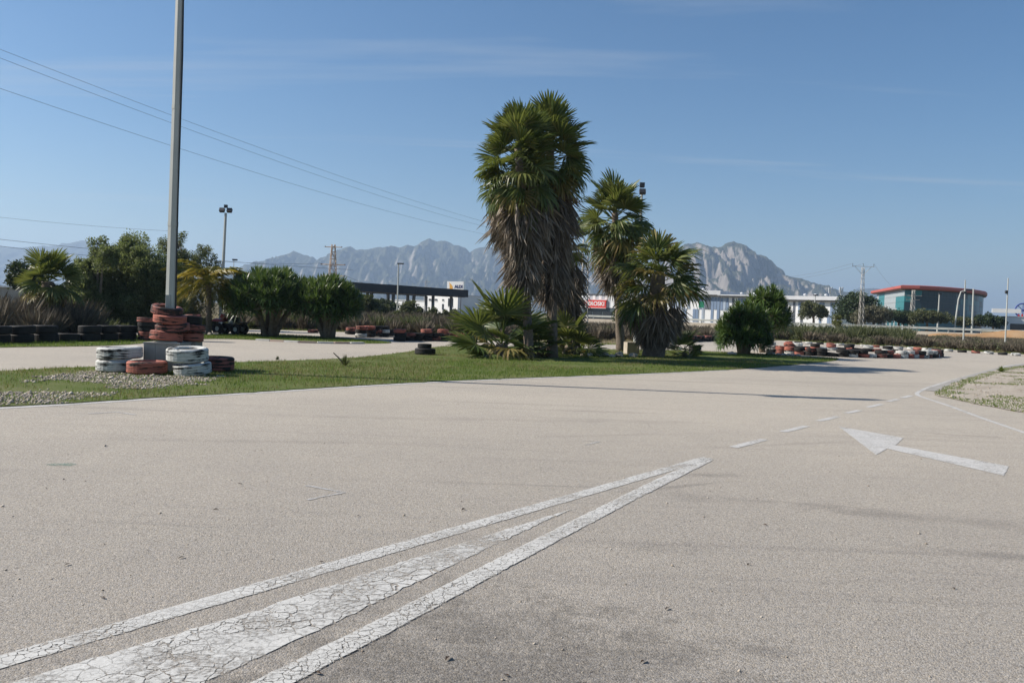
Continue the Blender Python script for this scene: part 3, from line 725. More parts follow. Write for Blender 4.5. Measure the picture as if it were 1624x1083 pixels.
mb = MB(); mb.box((-0.135, -0.02, 0.66), (0.06, 0.08, 0.1)); part(mb, 'switch_box', M_STEEL, mast)
mb = MB(); mb.tube([(-0.135, -0.1, 0.62), (-0.11, -0.14, 0.5), (-0.075, -0.15, 0.36), (-0.09, -0.14, 0.24), (-0.15, -0.1, 0.2), (-0.18, -0.07, 0.25)], 0.013, 6); part(mb, 'cable', M_CABLE, mast)
mb = MB(); mb.box((0.1, 0, HT + 0.05), (1.9, 0.08, 0.08)); part(mb, 'crossarm', M_STEEL, mast)
for k in range(3):
    mb = MB(); mb.box((0, 0, 0), (0.45, 0.22, 0.4)); part(mb, 'floodlight', M_DARKSTEEL, mast, loc=(-0.65 + 0.75 * k, -0.12, HT + 0.3), rot=(R(-35), 0, 0))

# other tyre heaps
def column(px, py, rad, wd, seq, where, group, jit=0.03):
    p = tpx(px, py, rad, 0); z = 0.012
    for i, c in enumerate(seq):
        lab = '%s tyre, %s from ground, %s' % (TW[c], nth(i + 1), where)
        tyre((p[0] + rng.uniform(-jit, jit), p[1] + rng.uniform(-jit, jit), z + wd / 2), rad, wd, c, lab, group, (R(rng.uniform(-2, 2)), R(rng.uniform(-2, 2))))
        z += wd * 0.985
column(306, 541.5, 0.31, 0.2, 'wkkkm', 'the tall dark stack right of the mast', 'tall dark stack across the track')
column(232, 541.5, 0.3, 0.17, 'mrkkr', 'the stack left of the mast across the track', 'red stack across the track')
column(674, 563.5, 0.34, 0.2, 'k', 'the lone pair on the grass', 'lone pair on the grass')
p = tpx(674, 563.5, 0.34, 0)
tyre((p[0] - 0.02, p[1], 0.295), 0.235, 0.15, 'k', 'smaller black tyre lying on top of the lone pair', 'lone pair on the grass')
# black barrier on the left
for i, (px, py) in enumerate([(-70, 549), (-38, 547), (-4, 545.5), (34, 544.5), (72, 543.5), (108, 542.5), (142, 542), (170, 541.2), (200, 540.5)]):
    column(px, py, 0.37, 0.27, 'kk' if i != 5 else 'k', '%s column of the dark left barrier' % nth(i + 1), 'black tyre barrier on the left')
# groups beyond the far track
fg = 'tyre stacks beyond the back track'
for i, (px, py, seq) in enumerate([(573, 535.5, 'wkr'), (586, 535, 'kkr'), (598, 534.5, 'kmk'), (609, 534.5, 'kwk'), (617, 534, 'kk'), (556, 530.5, 'km'), (497, 528.5, 'm'), (634, 541.5, 'kkr'), (648, 541, 'km'), (662, 541, 'kk'), (676, 541, 'kkr'), (690, 541, 'mk'), (703, 541, 'kmr'), (716, 540.5, 'km'), (729, 541, 'mr')]):
    column(px, py, 0.29, 0.185, seq, '%s stack beyond the back track' % nth([497, 556, 573, 586, 598, 609, 617, 634, 648, 662, 676, 690, 703, 716, 729].index(px) + 1), fg)

# barrier loop on the right
def row(pix, spacing, rad, wd, seqs, where, group):
    ln = smoothline(G2(pix), 6); tt = [0.0]
    for a, b in zip(ln, ln[1:]): tt.append(tt[-1] + (b - a).length)
    s_, i_ = 0.0, 0
    while s_ <= tt[-1]:
        p, d = along(ln, tt, s_); seq = seqs[i_ % len(seqs)]; z = 0.0
        for j, c in enumerate(seq):
            tyre((p.x + rng.uniform(-0.05, 0.05), p.y + rng.uniform(-0.05, 0.05), z + wd / 2), rad * rng.uniform(0.97, 1.03) if False else rad, wd, c,
                 '%s tyre, %s, %s stack from left, %s' % (TW[c], 'lower' if j == 0 else 'upper', nth(i_ + 1), where) if len(seq) > 1 else '%s tyre, %s from left, %s' % (TW[c], nth(i_ + 1), where),
                 group, (R(rng.uniform(-4, 4)), R(rng.uniform(-4, 4))))
            z += wd * 0.985
        s_ += spacing; i_ += 1
    return i_
row([(1225, 560), (1260, 562.5), (1310, 565), (1360, 566.8), (1410, 567.8), (1450, 568), (1475, 567.3), (1490, 565)], 0.47, 0.26, 0.18,
    ['kw', 'mr', 'wr', 'rk', 'km', 'kk', 'k', 'kk', 'wk', 'rk', 'w', 'mk', 'km', 'r', 'ww', 'rw', 'wr', 'rk', 'w', 'mw', 'k'], 'front of barrier loop', 'front row of the barrier loop')
row([(1222, 553), (1255, 554), (1310, 555.5), (1360, 557), (1410, 559), (1450, 561), (1480, 563)], 0.52, 0.26, 0.18,
    ['kw', 'k', 'mr', 'kw', 'k', 'rk', 'w', 'wr', 'k', 'rk', 'k', 'kw', 'r', 'wk'], 'back of barrier loop', 'back row of the barrier loop')
row([(1250, 544.5), (1300, 546), (1340, 548.3), (1400, 551.5), (1480, 556.2), (1560, 561), (1624, 565), (1680, 569)], 0.8, 0.25, 0.15,
    ['r', 'k', 'w', 'k', 'r', 'w', 'k', 'w', 'r', 'w', 'm', 'w'], 'line along the far scrub edge', 'tyre line along the far scrub')
row([(1086, 543), (1110, 541.5), (1150, 541)], 0.62, 0.3, 0.2, ['kk', 'k', 'km'], 'the dark row behind the palms', 'dark tyre row behind the palms')
column(1103, 563.5, 0.27, 0.2, 'kk', 'the pair at the foot of the drooping palm', 'tyres at the drooping palm')

# ------------------------------------------------------------------ palms
def fan_leaf(pet, blade, nseg, spread, droop, rg, ragged=0.1, cup=0.15, sag=0.15, shrivel=0.0):
    mb = MB()
    pts = []; d = Vector((0, 1, 0)); p = Vector((0, 0, 0))
    for k in range(5):
        pts.append(p.copy()); p = p + d * pet / 4; d = (d + Vector((0, 0, -sag / 4))).normalized()
    mb.tube(pts, [0.03, 0.024, 0.02, 0.017, 0.014], 4, 0, False)
    h = pts[-1]; F = d; Sd = Vector((1, 0, 0)); N = Sd.cross(F)
    if N.z < 0: N = -N
    da = spread / nseg
    for i in range(nseg):
        a = -spread / 2 + da * (i + 0.5) + rg.uniform(-0.25, 0.25) * da
        L = blade * (0.62 + 0.38 * math.cos(a * 0.62)) * rg.uniform(1 - ragged, 1 + ragged)
        D = (F * math.cos(a) + Sd * math.sin(a) + N * cup * abs(math.sin(a)) ).normalized()
        if shrivel: D = (D + Vector((rg.uniform(-1, 1), rg.uniform(-1, 1), rg.uniform(-1, 1))) * shrivel).normalized()
        T = N.cross(D).normalized()
        pl = (0.02 if i % 2 else -0.02) * blade
        w1 = math.tan(da / 2) * 0.55 * L * (1.05 - shrivel); w2 = w1 * 0.72
        dr = droop * rg.uniform(0.6, 1.4)
        m1 = h + D * L * 0.52 + Vector((0, 0, -dr * 0.10 * L))
        m2 = h + D * L * 0.8 + Vector((0, 0, -dr * 0.30 * L))
        tp = h + D * L * (1.0 - 0.12 * min(dr, 1)) + Vector((0, 0, -dr * 0.62 * L))
        mb.add([h, m1 - T * w1 + N * pl, m1 + T * w1 - N * pl, m2 - T * w2 + N * pl * 0.6, m2 + T * w2 - N * pl * 0.6, tp],
               [(0, 1, 2), (1, 3, 4, 2), (3, 5, 4)])
    return mb
def leaf_set(name, mat, n, seed, *a, **k):
    rg = random.Random(seed)
    return [fan_leaf(*a, rg, **k).mesh(name, mat) for _ in range(n)]
LV_UP = leaf_set('frond', L_PALM, 4, 1, 0.85, 0.95, 30, R(215), 0.18)
LV_DR = leaf_set('frond', L_PALM, 4, 2, 0.85, 1.0, 28, R(200), 0.75, ragged=0.15)
LV_YE = leaf_set('frond', L_PALMY, 3, 3, 0.85, 0.95, 26, R(180), 0.85, ragged=0.2)
LV_DD = leaf_set('dead_frond', L_DEAD, 5, 4, 0.5, 1.05, 34, R(85), 0.06, ragged=0.35, cup=0.35, sag=0.05, shrivel=0.11)
LV_WEEP = leaf_set('frond', L_PALM, 4, 5, 0.9, 1.05, 30, R(210), 1.0, ragged=0.18)

def place_leaf(me, name, parent, loc, az, el, sc, tw=0.0):
    o = link(name, me, parent, loc, None, sc)
    o.rotation_mode = 'QUATERNION'
    o.rotation_quaternion = (Matrix.Rotation(az, 4, 'Z') @ Matrix.Rotation(el, 4, 'X') @ Matrix.Rotation(tw, 4, 'Y')).to_quaternion()
    return o
def trunk_mesh(pts, rad, rg):
    mb = MB(); n = 10
    pp = smoothline(pts, 5); rr = []
    m = len(pp)
    for i in range(m):
        f = i / (m - 1) * (len(rad) - 1); k = min(int(f), len(rad) - 2); rr.append((rad[k] + (rad[k + 1] - rad[k]) * (f - k)) * (1 + 0.09 * (i % 2) + rg.uniform(-0.04, 0.04)))
    mb.tube(pp, rr, n); return mb
def fan_palm(name, label, base, top, trunk_r, nleaf, lsc, ndead, skirt, seed, el=(80, -35), weep=False, group=None, skirt_w=1.0, dead_sc=1.0, yellow=0.12, spreadz=0.55):
    """base/top world points; skirt = (top fraction, bottom fraction) of trunk height holding dead fronds"""
    rg = random.Random(seed)
    t = thing(name, label, 'palm', base, 0, group)
    rel = Vector(top) - Vector(base)
    mid = rel * 0.5 + Vector((rg.uniform(-0.06, 0.06), rg.uniform(-0.06, 0.06), 0))
    part(trunk_mesh([(0, 0, -0.05), mid * 0.5, mid, rel * 0.8, rel], trunk_r, rg), 'trunk', M_PALMBARK, t, True)
    for i in range(nleaf):
        f = (i + 0.5) / nleaf
        az = i * 2.39996 + rg.uniform(-0.5, 0.5)
        e = el[0] + (el[1] - el[0]) * f ** 0.85 + rg.uniform(-15, 13)
        up = rel + Vector((0, 0, 0.15 - spreadz * f * lsc))
        st_ = LV_WEEP if weep and e < 60 else (LV_UP if e > 8 else LV_DR)
        if f > 1 - yellow * 2 and rg.random() < 0.5: st_ = LV_YE
        if weep and rg.random() < 0.12: st_ = LV_YE
        place_leaf(rg.choice(st_), 'frond', t, up, az, R(e), lsc * rg.uniform(0.75, 1.15), R(rg.uniform(-40, 40)))
    for i in range(ndead):
        f = (i + rg.random()) / ndead
        hfr = skirt[0] + (skirt[1] - skirt[0]) * f
        az = i * 2.39996 + rg.uniform(-0.4, 0.4)
        e = -72 - 17 * min(1, f * 2.5) + rg.uniform(-6, 6)
        loc = rel * hfr + Vector((-math.sin(az), math.cos(az), 0)) * (trunk_r[1] * 0.7 + skirt_w * 0.26 * rg.random() ** 0.7 * (1 - 0.8 * f))
        place_leaf(rg.choice(LV_DD), 'dead_frond', t, loc, az, R(e), dead_sc * rg.uniform(0.8, 1.15) * (1.1 - 0.25 * f), R(rg.uniform(-60, 60)))
    return t
def foot_at(px, py): g = G(px, py); return (g.x, g.y, 0.0)
def up_at(px, py, base, dy=0.0): v = P(px, py, base[1] + dy); return (v.x, v.y, v.z)

b1 = foot_at(840, 568.5)
fan_palm('fan_palm', 'tall fan palm left of the pair, shaggy brown skirt, bare thin trunk below', b1, up_at(822, 236, b1), [0.17, 0.125, 0.12, 0.12], 84, 0.82, 190, (0.84, 0.46), 11, (85, -45), skirt_w=2.0, dead_sc=0.92, spreadz=1.75)
b2 = foot_at(876, 567)
fan_palm('fan_palm', 'tallest fan palm, right of the pair, skirt of dead leaves to mid trunk', b2, up_at(872, 226, b2, 0.4), [0.2, 0.15, 0.14, 0.14], 88, 0.82, 220, (0.84, 0.38), 12, (86, -48), skirt_w=2.0, dead_sc=0.92, spreadz=1.85)
b3 = foot_at(906, 562)
fan_palm('fan_palm', 'narrow fan palm half hidden behind the tall pair, grey skirt to low height', b3, up_at(896, 388, b3), [0.18, 0.14, 0.13, 0.13], 20, 0.72, 120, (0.97, 0.28), 13, (70, -30), skirt_w=1.4, dead_sc=0.85)
b4 = foot_at(985, 557)
fan_palm('fan_palm', 'mid-height fan palm right of the tall pair with short brown skirt', b4, up_at(975, 338, b4), [0.2, 0.14, 0.13, 0.13], 66, 0.93, 110, (0.84, 0.6), 14, (84, -50), skirt_w=1.3, dead_sc=0.95, spreadz=1.2)
b5 = foot_at(1036, 566)
fan_palm('fan_palm', 'low drooping fan palm with thatch skirt reaching the grass', b5, up_at(1044, 436, b5), [0.42, 0.38, 0.3, 0.24], 36, 0.95, 230, (0.76, 0.4), 15, (84, -12), True, skirt_w=2.2, dead_sc=0.72, yellow=0.2, spreadz=0.9)
b6 = foot_at(795, 567)
fan_palm('fan_palm_shrub', 'young trunkless fan palm spreading on the grass before the tall pair', b6, (b6[0], b6[1], 0.45), [0.18, 0.2, 0.2, 0.18], 26, 1.12, 16, (0.7, 0.2), 16, (78, -8), skirt_w=0.8, dead_sc=0.7, yellow=0.2)
b7 = foot_at(1086, 566)
fan_palm('fan_palm_shrub', 'small dark fan palm at the foot of the drooping palm', b7, (b7[0], b7[1], 0.12), [0.1, 0.1, 0.1, 0.08], 16, 0.55, 0, (0.5, 0.2), 17, (75, 0))
b8 = foot_at(900, 563)
fan_palm('fan_palm_shrub', 'dark low fan palm between the tall pair and the rocks', b8, (b8[0], b8[1] - 0.3, 0.35), [0.12, 0.12, 0.12, 0.1], 22, 0.78, 6, (0.5, 0.2), 18, (75, -10))
b9 = foot_at(76, 532)
fan_palm('fan_palm', 'squat fan palm behind the bare scrub at far left', b9, up_at(76, 447, b9), [0.25, 0.22, 0.2, 0.2], 40, 0.7, 30, (0.9, 0.5), 19, (80, -35))
b10 = foot_at(855, 566)
fan_palm('fan_palm_shrub', 'low green palm clump at the base of the tall pair', b10, (b10[0], b10[1] + 0.2, 0.3), [0.12, 0.12, 0.12, 0.1], 18, 0.72, 6, (0.5, 0.2), 20, (72, -8))

# queen palm: feather leaves
def feather(rg, L, arch, nl=34):
    mb = MB(); pts = []; d = Vector((0, 1, 0)); p = Vector((0, 0, 0)); N_ = 9
    for k in range(N_):
        pts.append(p.copy()); p = p + d * L / (N_ - 1); d = (d + Vector((0, 0, -arch / N_))).normalized()
    mb.tube(pts, [0.03 - 0.003 * k for k in range(N_)], 4, 0, False)
    for i in range(nl * 2):
        f = 0.22 + 0.76 * (i // 2 + rg.random()) / nl; k = min(int(f * (N_ - 1)), N_ - 2); q_ = pts[k].lerp(pts[k + 1], f * (N_ - 1) - k)
        tg = (pts[k + 1] - pts[k]).normalized(); sd = 1 if i % 2 else -1
        D = (Vector((sd, 0, rg.uniform(-0.1, 0.55))) + tg * rg.uniform(0.4, 0.9)).normalized(); l = 0.62 * (1 - 0.55 * abs(f - 0.5)) * rg.uniform(0.8, 1.15)
        T = D.cross(Vector((0, 0, 1))).normalized() * 0.026
        m1 = q_ + D * l * 0.5 + Vector((0, 0, -0.05 * l)); tp = q_ + D * l * 0.8 + Vector((0, 0, -0.55 * l))
        mb.add([q_ - T * 0.5, q_ + T * 0.5, m1 + T, m1 - T, tp], [(0, 1, 2, 3), (3, 2, 4)])
    return mb
rg = random.Random(5)
FEA = [feather(rg, rg.uniform(1.7, 2.2), rg.uniform(2.0, 3.4)).mesh('frond', L_QUEEN) for _ in range(5)]
bq = foot_at(331, 531)
tq = up_at(331, 452, bq)
qp = thing('queen_palm', 'feather-leaved palm with yellow arching fronds right of the mast', 'palm', bq)
relq = Vector(tq) - Vector(bq)
part(trunk_mesh([(0, 0, 0), relq * 0.3, relq * 0.6, relq * 0.85, relq], [0.14, 0.12, 0.11, 0.13], rg), 'trunk', M_PALMBARK, qp, True)
for i in range(30):
    f = i / 30
    place_leaf(rg.choice(FEA), 'frond', qp, relq + Vector((0, 0, 0.1 - 0.25 * f)), i * 2.4 + rg.uniform(-.2, .2), R(78 - 78 * f + rg.uniform(-6, 6)), rg.uniform(0.85, 1.05))

# ------------------------------------------------------------------ yuccas
def rosette(rg, n=46, L=0.52):
    mb = MB()
    for i in range(n):
        f = (i + 0.5) / n; az = i * 2.39996 + rg.uniform(-0.2, 0.2); el = R(86 - 120 * f + rg.uniform(-8, 8)); l = L * rg.uniform(0.8, 1.1) * (0.8 + 0.3 * f)
        D = Vector((math.cos(el) * math.cos(az), math.cos(el) * math.sin(az), math.sin(el))); T = Vector((-math.sin(az), math.cos(az), 0)) * 0.026
        b = D * 0.02 + Vector((0, 0, -0.1 * f)); m1 = b + D * l * 0.5; tp = b + D * l + Vector((0, 0, -0.12 * l * (0.3 + f)))
        mb.add([b - T * 0.6, b + T * 0.6, m1 + T, m1 - T, tp], [(0, 1, 2, 3), (3, 2, 4)])
    return mb
ROS = [rosette(random.Random(60 + k)).mesh('leaf_rosette', L_YUCCA) for k in range(5)]
def yucca(label, base, width, height, low, nros, seed, ntr=7, sc=1.0, depth=None, trunk_r=0.11):
    rg = random.Random(seed); t = thing('yucca', label, 'yucca', base)
    depth = depth or width; ends = []
    for k in range(nros):
        for _ in range(30):
            u = rg.uniform(0, 1) ** 0.5; az = rg.uniform(0, 2 * PI)
            x = u * math.cos(az) * width / 2; y = u * math.sin(az) * depth / 2
            top = height - (u ** 2.4) * (height - low) * 0.72
            z = top - rg.random() ** 1.6 * (0.25 + 0.5 * u) * (height - low) * 0.8
            if z > low * 0.85 and all((Vector((x, y, z)) - e).length > 0.2 for e in ends): break
        ends.append(Vector((x, y, z)))
    trunks = []
    for k in range(ntr):
        az = 2 * PI * k / ntr + rg.uniform(-0.3, 0.3); r0 = rg.uniform(0.05, 0.28) * width / 3; r1 = rg.uniform(0.35, 0.75) * width / 2
        p0 = Vector((r0 * math.cos(az), r0 * math.sin(az), 0)); p3 = Vector((r1 * math.cos(az), r1 * math.sin(az) * depth / width, height * rg.uniform(0.55, 0.75)))
        p1 = p0.lerp(p3, 0.35) + Vector((0, 0, 0.12)); trunks.append(p3)
        mb = MB(); mb.tube(smoothline([p0, p1, p0.lerp(p3, 0.7), p3], 4), [trunk_r * (1.25 - 0.07 * i) for i in range(13)], 7); part(mb, 'trunk', M_YTRUNK, t, True)
    mb = MB()
    for e in ends:
        j = min(trunks, key=lambda q_: (q_ - e).length)
        s0 = j * 0.78; mb.tube([s0, s0.lerp(e, 0.5) + Vector((0, 0, -0.06)), e], [0.05, 0.042, 0.035], 5)
    part(mb, 'branches', M_YTRUNK, t)
    for e in ends:
        ax = Vector((e.x / width, e.y / depth, 0)) * 0.9
        o = link('leaf_rosette', rg.choice(ROS), t, e, None, sc * rg.uniform(0.85, 1.15))
        o.rotation_mode = 'QUATERNION'
        o.rotation_quaternion = (Vector((ax.x, ax.y, 0.75)).to_track_quat('Z', 'Y').to_matrix().to_4x4() @ Matrix.Rotation(rg.uniform(0, 6.28), 4, 'Z')).to_quaternion()
    return t
y1 = foot_at(428, 533); yucca('large multi-trunk yucca clump left of the pair', y1, 4.3, 2.95, 1.45, 250, 31, 9, 1.1)
y2 = foot_at(518, 536.5); yucca('smaller multi-trunk yucca clump right of the pair', y2, 3.05, 2.65, 1.25, 170, 32, 7, 1.1)
y3 = foot_at(1178, 561.5); yucca('bushy dark yucca clump leaved down to the ground by the barrier loop', y3, 2.25, 2.2, 0.45, 110, 33, 5, 0.98)
y4 = foot_at(1214, 559); yucca('taller yucca on two pale stems right of the bushy clump', y4, 2.1, 3.0, 1.3, 80, 34, 2, 1.0, None, 0.13)

# small cut plant and weeds on the grass
def spiky(name, label, base, n, L, seed, mat=None):
    rg = random.Random(seed); mb = MB()
    for i in range(n):
        az = rg.uniform(0, 6.28); el = R(rg.uniform(15, 85)); l = L * rg.uniform(0.6, 1.1); D = Vector((math.cos(el) * math.cos(az), math.cos(el) * math.sin(az), math.sin(el)))
        T = Vector((-math.sin(az), math.cos(az), 0)) * 0.016
        mb.add([-T, T, D * l * 0.5 + T, D * l * 0.5 - T, D * l + Vector((0, 0, -0.1 * l))], [(0, 1, 2, 3), (3, 2, 4)])
    t = thing(name, label, 'plant', base); part(mb, 'leaves', mat or L_OLIVE, t); return t
q_ = G(547, 581); pl = spiky('stubby_plant', 'stubby cut-back plant with one dry branch on the grass', (q_.x, q_.y, 0.01), 46, 0.34, 51)
mb = MB(); mb.tube([(0, 0, 0), (-0.12, 0, 0.16), (-0.3, 0.02, 0.32)], [0.025, 0.02, 0.012], 6); part(mb, 'branch', M_BARK, pl)
q_ = G(440, 570.5); spiky('weed_tuft', 'flat weed tuft at the back edge of the left track', (q_.x, q_.y, 0.0), 30, 0.12, 52)
q_ = G(1588, 590); spiky('weed_tuft', 'rounded green weed tuft on the gravel corner island', (q_.x, q_.y, 0.01), 80, 0.26, 53, L_GRASS)
q_ = G(950, 557); spiky('weed_tuft', 'pale leafy weed beside the rocks', (q_.x, q_.y, 0.01), 70, 0.36, 54, L_GRASS)
q_ = G(921, 556); spiky('weed_tuft', 'bright leafy weed left of the rocks', (q_.x, q_.y, 0.01), 70, 0.36, 55, L_GRASS)

# rocks and blocks under the palms
def rock(label, px, py, sx, sy, sz, seed):
    rg = random.Random(seed); mb = MB(); n, m = 9, 6; vs = []
    for j in range(m + 1):
        th = PI * j / m
        for k in range(n):
            a = 2 * PI * k / n; s_ = 1 + rg.uniform(-0.2, 0.2)
            vs.append((sx * math.sin(th) * math.cos(a) * s_, sy * math.sin(th) * math.sin(a) * s_, sz * (0.75 - math.cos(PI - th)) * 0.6 if False else sz * (0.6 + math.cos(th)) * 0.62 * s_))
    fs = [(j * n + k, (j + 1) * n + k, (j + 1) * n + (k + 1) % n, j * n + (k + 1) % n) for j in range(m) for k in range(n)]
    mb.add(vs, fs); p = G(px, py)
    return tag(part(mb, 'rock', M_STONE, loc=(p.x, p.y, 0.02), rot=(0, 0, rg.uniform(0, 6))), label, 'rock', 'rocks under the palms')
rock('flat pale rock at the left end of the row under the palms', 936, 566, 0.2, 0.14, 0.12, 1)
rock('long tan rock, second in the row under the palms', 948, 565.5, 0.26, 0.16, 0.14, 2)
rock('round tan rock, third in the row under the palms', 959, 566, 0.13, 0.13, 0.15, 3)
rock('dark small rock between the tan rocks', 971, 567, 0.14, 0.1, 0.1, 4)
rock('tall pointed tan rock left of the concrete block', 982, 567, 0.2, 0.15, 0.2, 5)
rock('rounded rock at the foot of the drooping palm', 1004, 567, 0.18, 0.14, 0.14, 6)
rock('small flat stone near the bright weed', 925, 565, 0.12, 0.1, 0.07, 7)
rock('brown boulder at the foot of the bushy yucca', 1161, 563, 0.3, 0.2, 0.12, 8)
for k, (x, y, l) in enumerate(((322, 532, 'left pale rock at the foot of the feather palm'), (333, 532.5, 'middle pale rock at the foot of the feather palm'), (343, 532.5, 'right pale rock at the foot of the feather palm'))):
    rock(l, x, y, 0.14, 0.12, 0.12, 20 + k)
for k in range(7):
    rock('stone, %s from the left along the tip of the grass island' % nth(k + 1), 1218 + k * 8, 563 + k * 0.5, 0.14, 0.11, 0.1, 40 + k)
p = G(1001, 562); mb = MB(); mb.box((0, 0, 0.24), (0.5, 0.42, 0.48)); 
tag(part(mb, 'stone_block', M_STONE, loc=(p.x, p.y, 0), rot=(0, 0, R(12))), 'squared tan stone block left of the drooping palm', 'block')

# ------------------------------------------------------------------ leafy trees and scrub
def leafcloud(cent, rad, n, size, droop=0.0, aspect=0.45):
    """cent (k,3) rad (k,3): n leaves per clump, denser towards the shell"""
    k = len(cent); N = k * n
    d = nr.normal(0, 1, (N, 3)); d /= np.linalg.norm(d, axis=1)[:, None]
    r = nr.uniform(0.25, 1.0, N) ** 0.6
    p = np.repeat(cent, n, 0) + d * r[:, None] * np.repeat(rad, n, 0)
    if droop: p[:, 2] -= nr.uniform(0, 1, N) ** 2 * droop
    a = nr.normal(0, 1, (N, 3)); a[:, 2] -= droop * 2.5; a /= np.linalg.norm(a, axis=1)[:, None]
    b = np.cross(a, nr.normal(0, 1, (N, 3))); b /= np.linalg.norm(b, axis=1)[:, None] + 1e-9
    s = (size * nr.uniform(0.6, 1.4, N))[:, None]
    V = np.stack([p - a * s, p + b * s * aspect, p + a * s, p - b * s * aspect], 1)
    return V.reshape(-1, 3), np.arange(N * 4).reshape(N, 4)
def tree(name, label, base, blobs, mat, nclump, nleaf, size, seed, droop=0.0, trunk=0.14, cl=0.4, group=None, cat='tree'):
    """blobs: (dx, dy, z, rx, ry, rz) ellipsoids of the crown, relative to the base"""
    rg = random.Random(seed); t = thing(name, label, cat, base, 0, group)
    cs = []; rs = []
    vol = [b[3] * b[4] * b[5] for b in blobs]; tv = sum(vol)
    for b, v in zip(blobs, vol):
        for _ in range(max(3, int(nclump * v / tv))):
            d = Vector((rg.gauss(0, 1), rg.gauss(0, 1), rg.gauss(0, 1))).normalized() * rg.uniform(0.3, 1.0) ** 0.5
            cs.append((b[0] + d.x * b[3], b[1] + d.y * b[4], max(0.15, b[2] + d.z * b[5]))); q = cl * rg.uniform(0.6, 1.35); rs.append((q, q, q * 0.85))
    V, F = leafcloud(np.array(cs), np.array(rs), nleaf, size, droop)
    npmesh('crown', V, F, mat, t)
    mb = MB(); zt = min(b[2] for b in blobs)
    mb.tube([(0, 0, -0.05), (0.05, 0, zt * 0.5), (0, 0.05, zt)], [trunk * 1.3, trunk, trunk * 0.8], 8)
    for b in blobs:
        mb.tube([(0, 0.03, zt * 0.8), (b[0] * 0.5, b[1] * 0.5, zt * 0.5 + b[2] * 0.5), (b[0], b[1], b[2] + b[5] * 0.4)], [trunk * 0.7, trunk * 0.45, trunk * 0.15], 6)
    for c in cs[::3]:
        b = min(blobs, key=lambda q: (Vector(q[:3]) - Vector(c)).length)
        mb.tube([(b[0] * 0.8, b[1] * 0.8, b[2]), c], [trunk * 0.18, trunk * 0.06], 4)
    part(mb, 'trunk', M_BARK, t)
    return t
def blob_px(base, lst, dy=0.0):
    """crown lobes given by where they stand in the view at the tree's own distance: (px, py, rx_px, rz_px)"""
    k = FPX / base[1]; r = []
    for (px, py, rx, rz) in lst:
        c = P(px, py, base[1]); r.append((c.x - base[0], rng.uniform(-0.4, 0.4), c.z, rx / k, (rx / k) * 0.9, rz / k))
    return r
tb = foot_at(205, 524)
tree('pepper_tree', 'broad weeping pepper tree left of the mast, main crown', tb, blob_px(tb, [(205, 398, 34, 30), (188, 436, 42, 38), (238, 422, 44, 36), (210, 480, 52, 34), (255, 470, 36, 40), (170, 480, 24, 30)]), L_PEPPER, 420, 250, 0.05, 71, 0.45, 0.2, 0.32)
tb = foot_at(155, 525)
tree('pepper_tree', 'slender weeping pepper tree with a tall tuft at the left of the group', tb, blob_px(tb, [(150, 385, 14, 16), (166, 405, 20, 20), (135, 436, 28, 30), (125, 420, 14, 14), (140, 480, 30, 30)]), L_PEPPER, 180, 210, 0.047, 72, 0.36, 0.12, 0.26)
tb = foot_at(298, 521)
tree('pepper_tree', 'wispy pale pepper tree behind the feather palm', tb, blob_px(tb, [(285, 388, 20, 20), (262, 392, 16, 18), (310, 415, 34, 28), (280, 440, 30, 34), (330, 430, 20, 22), (300, 475, 44, 34)]), leafy('pepper_leaf_pale', [(0.07, 0.085, 0.04), (0.12, 0.135, 0.068), (0.19, 0.2, 0.115)], 0.4, 0.6), 200, 190, 0.047, 73, 0.36, 0.12, 0.3)
tb = foot_at(40, 508)
tree('pine_tree', 'small round dark pine beyond the far left scrub', tb, blob_px(tb, [(38, 436, 15, 15), (48, 442, 14, 12), (30, 444, 9, 9)]), L_PINE, 60, 120, 0.09, 74, 0, 0.15, 0.5)
# scrub right of the pines and trees by the road
def far_tree(name, label, px, py_foot, Y, lobes, mat, ncl, nl, size, seed, cl):
    g = P(px, py_foot, Y); base = (g.x, Y, 0.0)
    return tree(name, label, base, blob_px(base, lobes), mat, ncl, nl, size, seed, 0, 0.2, cl, 'trees along the far road')
far_tree('pine_tree', 'large dark pine left of the lattice pole by the far road', 1358, 512, 138, [(1352, 478, 20, 12), (1368, 484, 22, 12), (1350, 494, 28, 14)], L_PINE, 120, 110, 0.2, 81, 1.0)
far_tree('olive_tree', 'greyish rounded tree right of the lattice pole by the far road', 1385, 513, 130, [(1382, 496, 18, 10), (1372, 500, 18, 10), (1400, 500, 16, 10)], leafy('grey_olive_leaf', [(0.07, 0.07, 0.045), (0.11, 0.105, 0.065), (0.15, 0.14, 0.09)], 0.2, 0.7), 80, 100, 0.16, 82, 0.8)
far_tree('pine_tree', 'low dark pine below the red-roofed building, left', 1425, 514, 140, [(1424, 502, 18, 7), (1443, 504, 14, 6)], L_PINE, 70, 100, 0.18, 83, 0.8)
far_tree('olive_tree', 'wide olive-green tree below the middle of the red-roofed building', 1470, 515, 138, [(1465, 500, 20, 6), (1485, 504, 20, 6), (1455, 506, 14, 5)], L_OLIVE, 80, 100, 0.18, 84, 0.8)
far_tree('olive_tree', 'small olive tree beside the curved street lamp', 1530, 517, 142, [(1522, 510, 14, 4), (1538, 510, 13, 4), (1552, 511, 10, 4)], L_OLIVE, 60, 90, 0.18, 85, 0.7)
far_tree('pine_tree', 'rounded dark bush right of the red-roofed building', 1575, 518, 140, [(1568, 508, 14, 8), (1582, 511, 10, 6)], L_PINE, 50, 90, 0.18, 86, 0.7)
far_tree('olive_tree', 'pale green small tree before the striped warehouse', 1290, 510, 132, [(1288, 489, 17, 10), (1300, 495, 12, 9), (1278, 497, 10, 9)], L_OLIVE, 60, 100, 0.16, 87, 0.6)
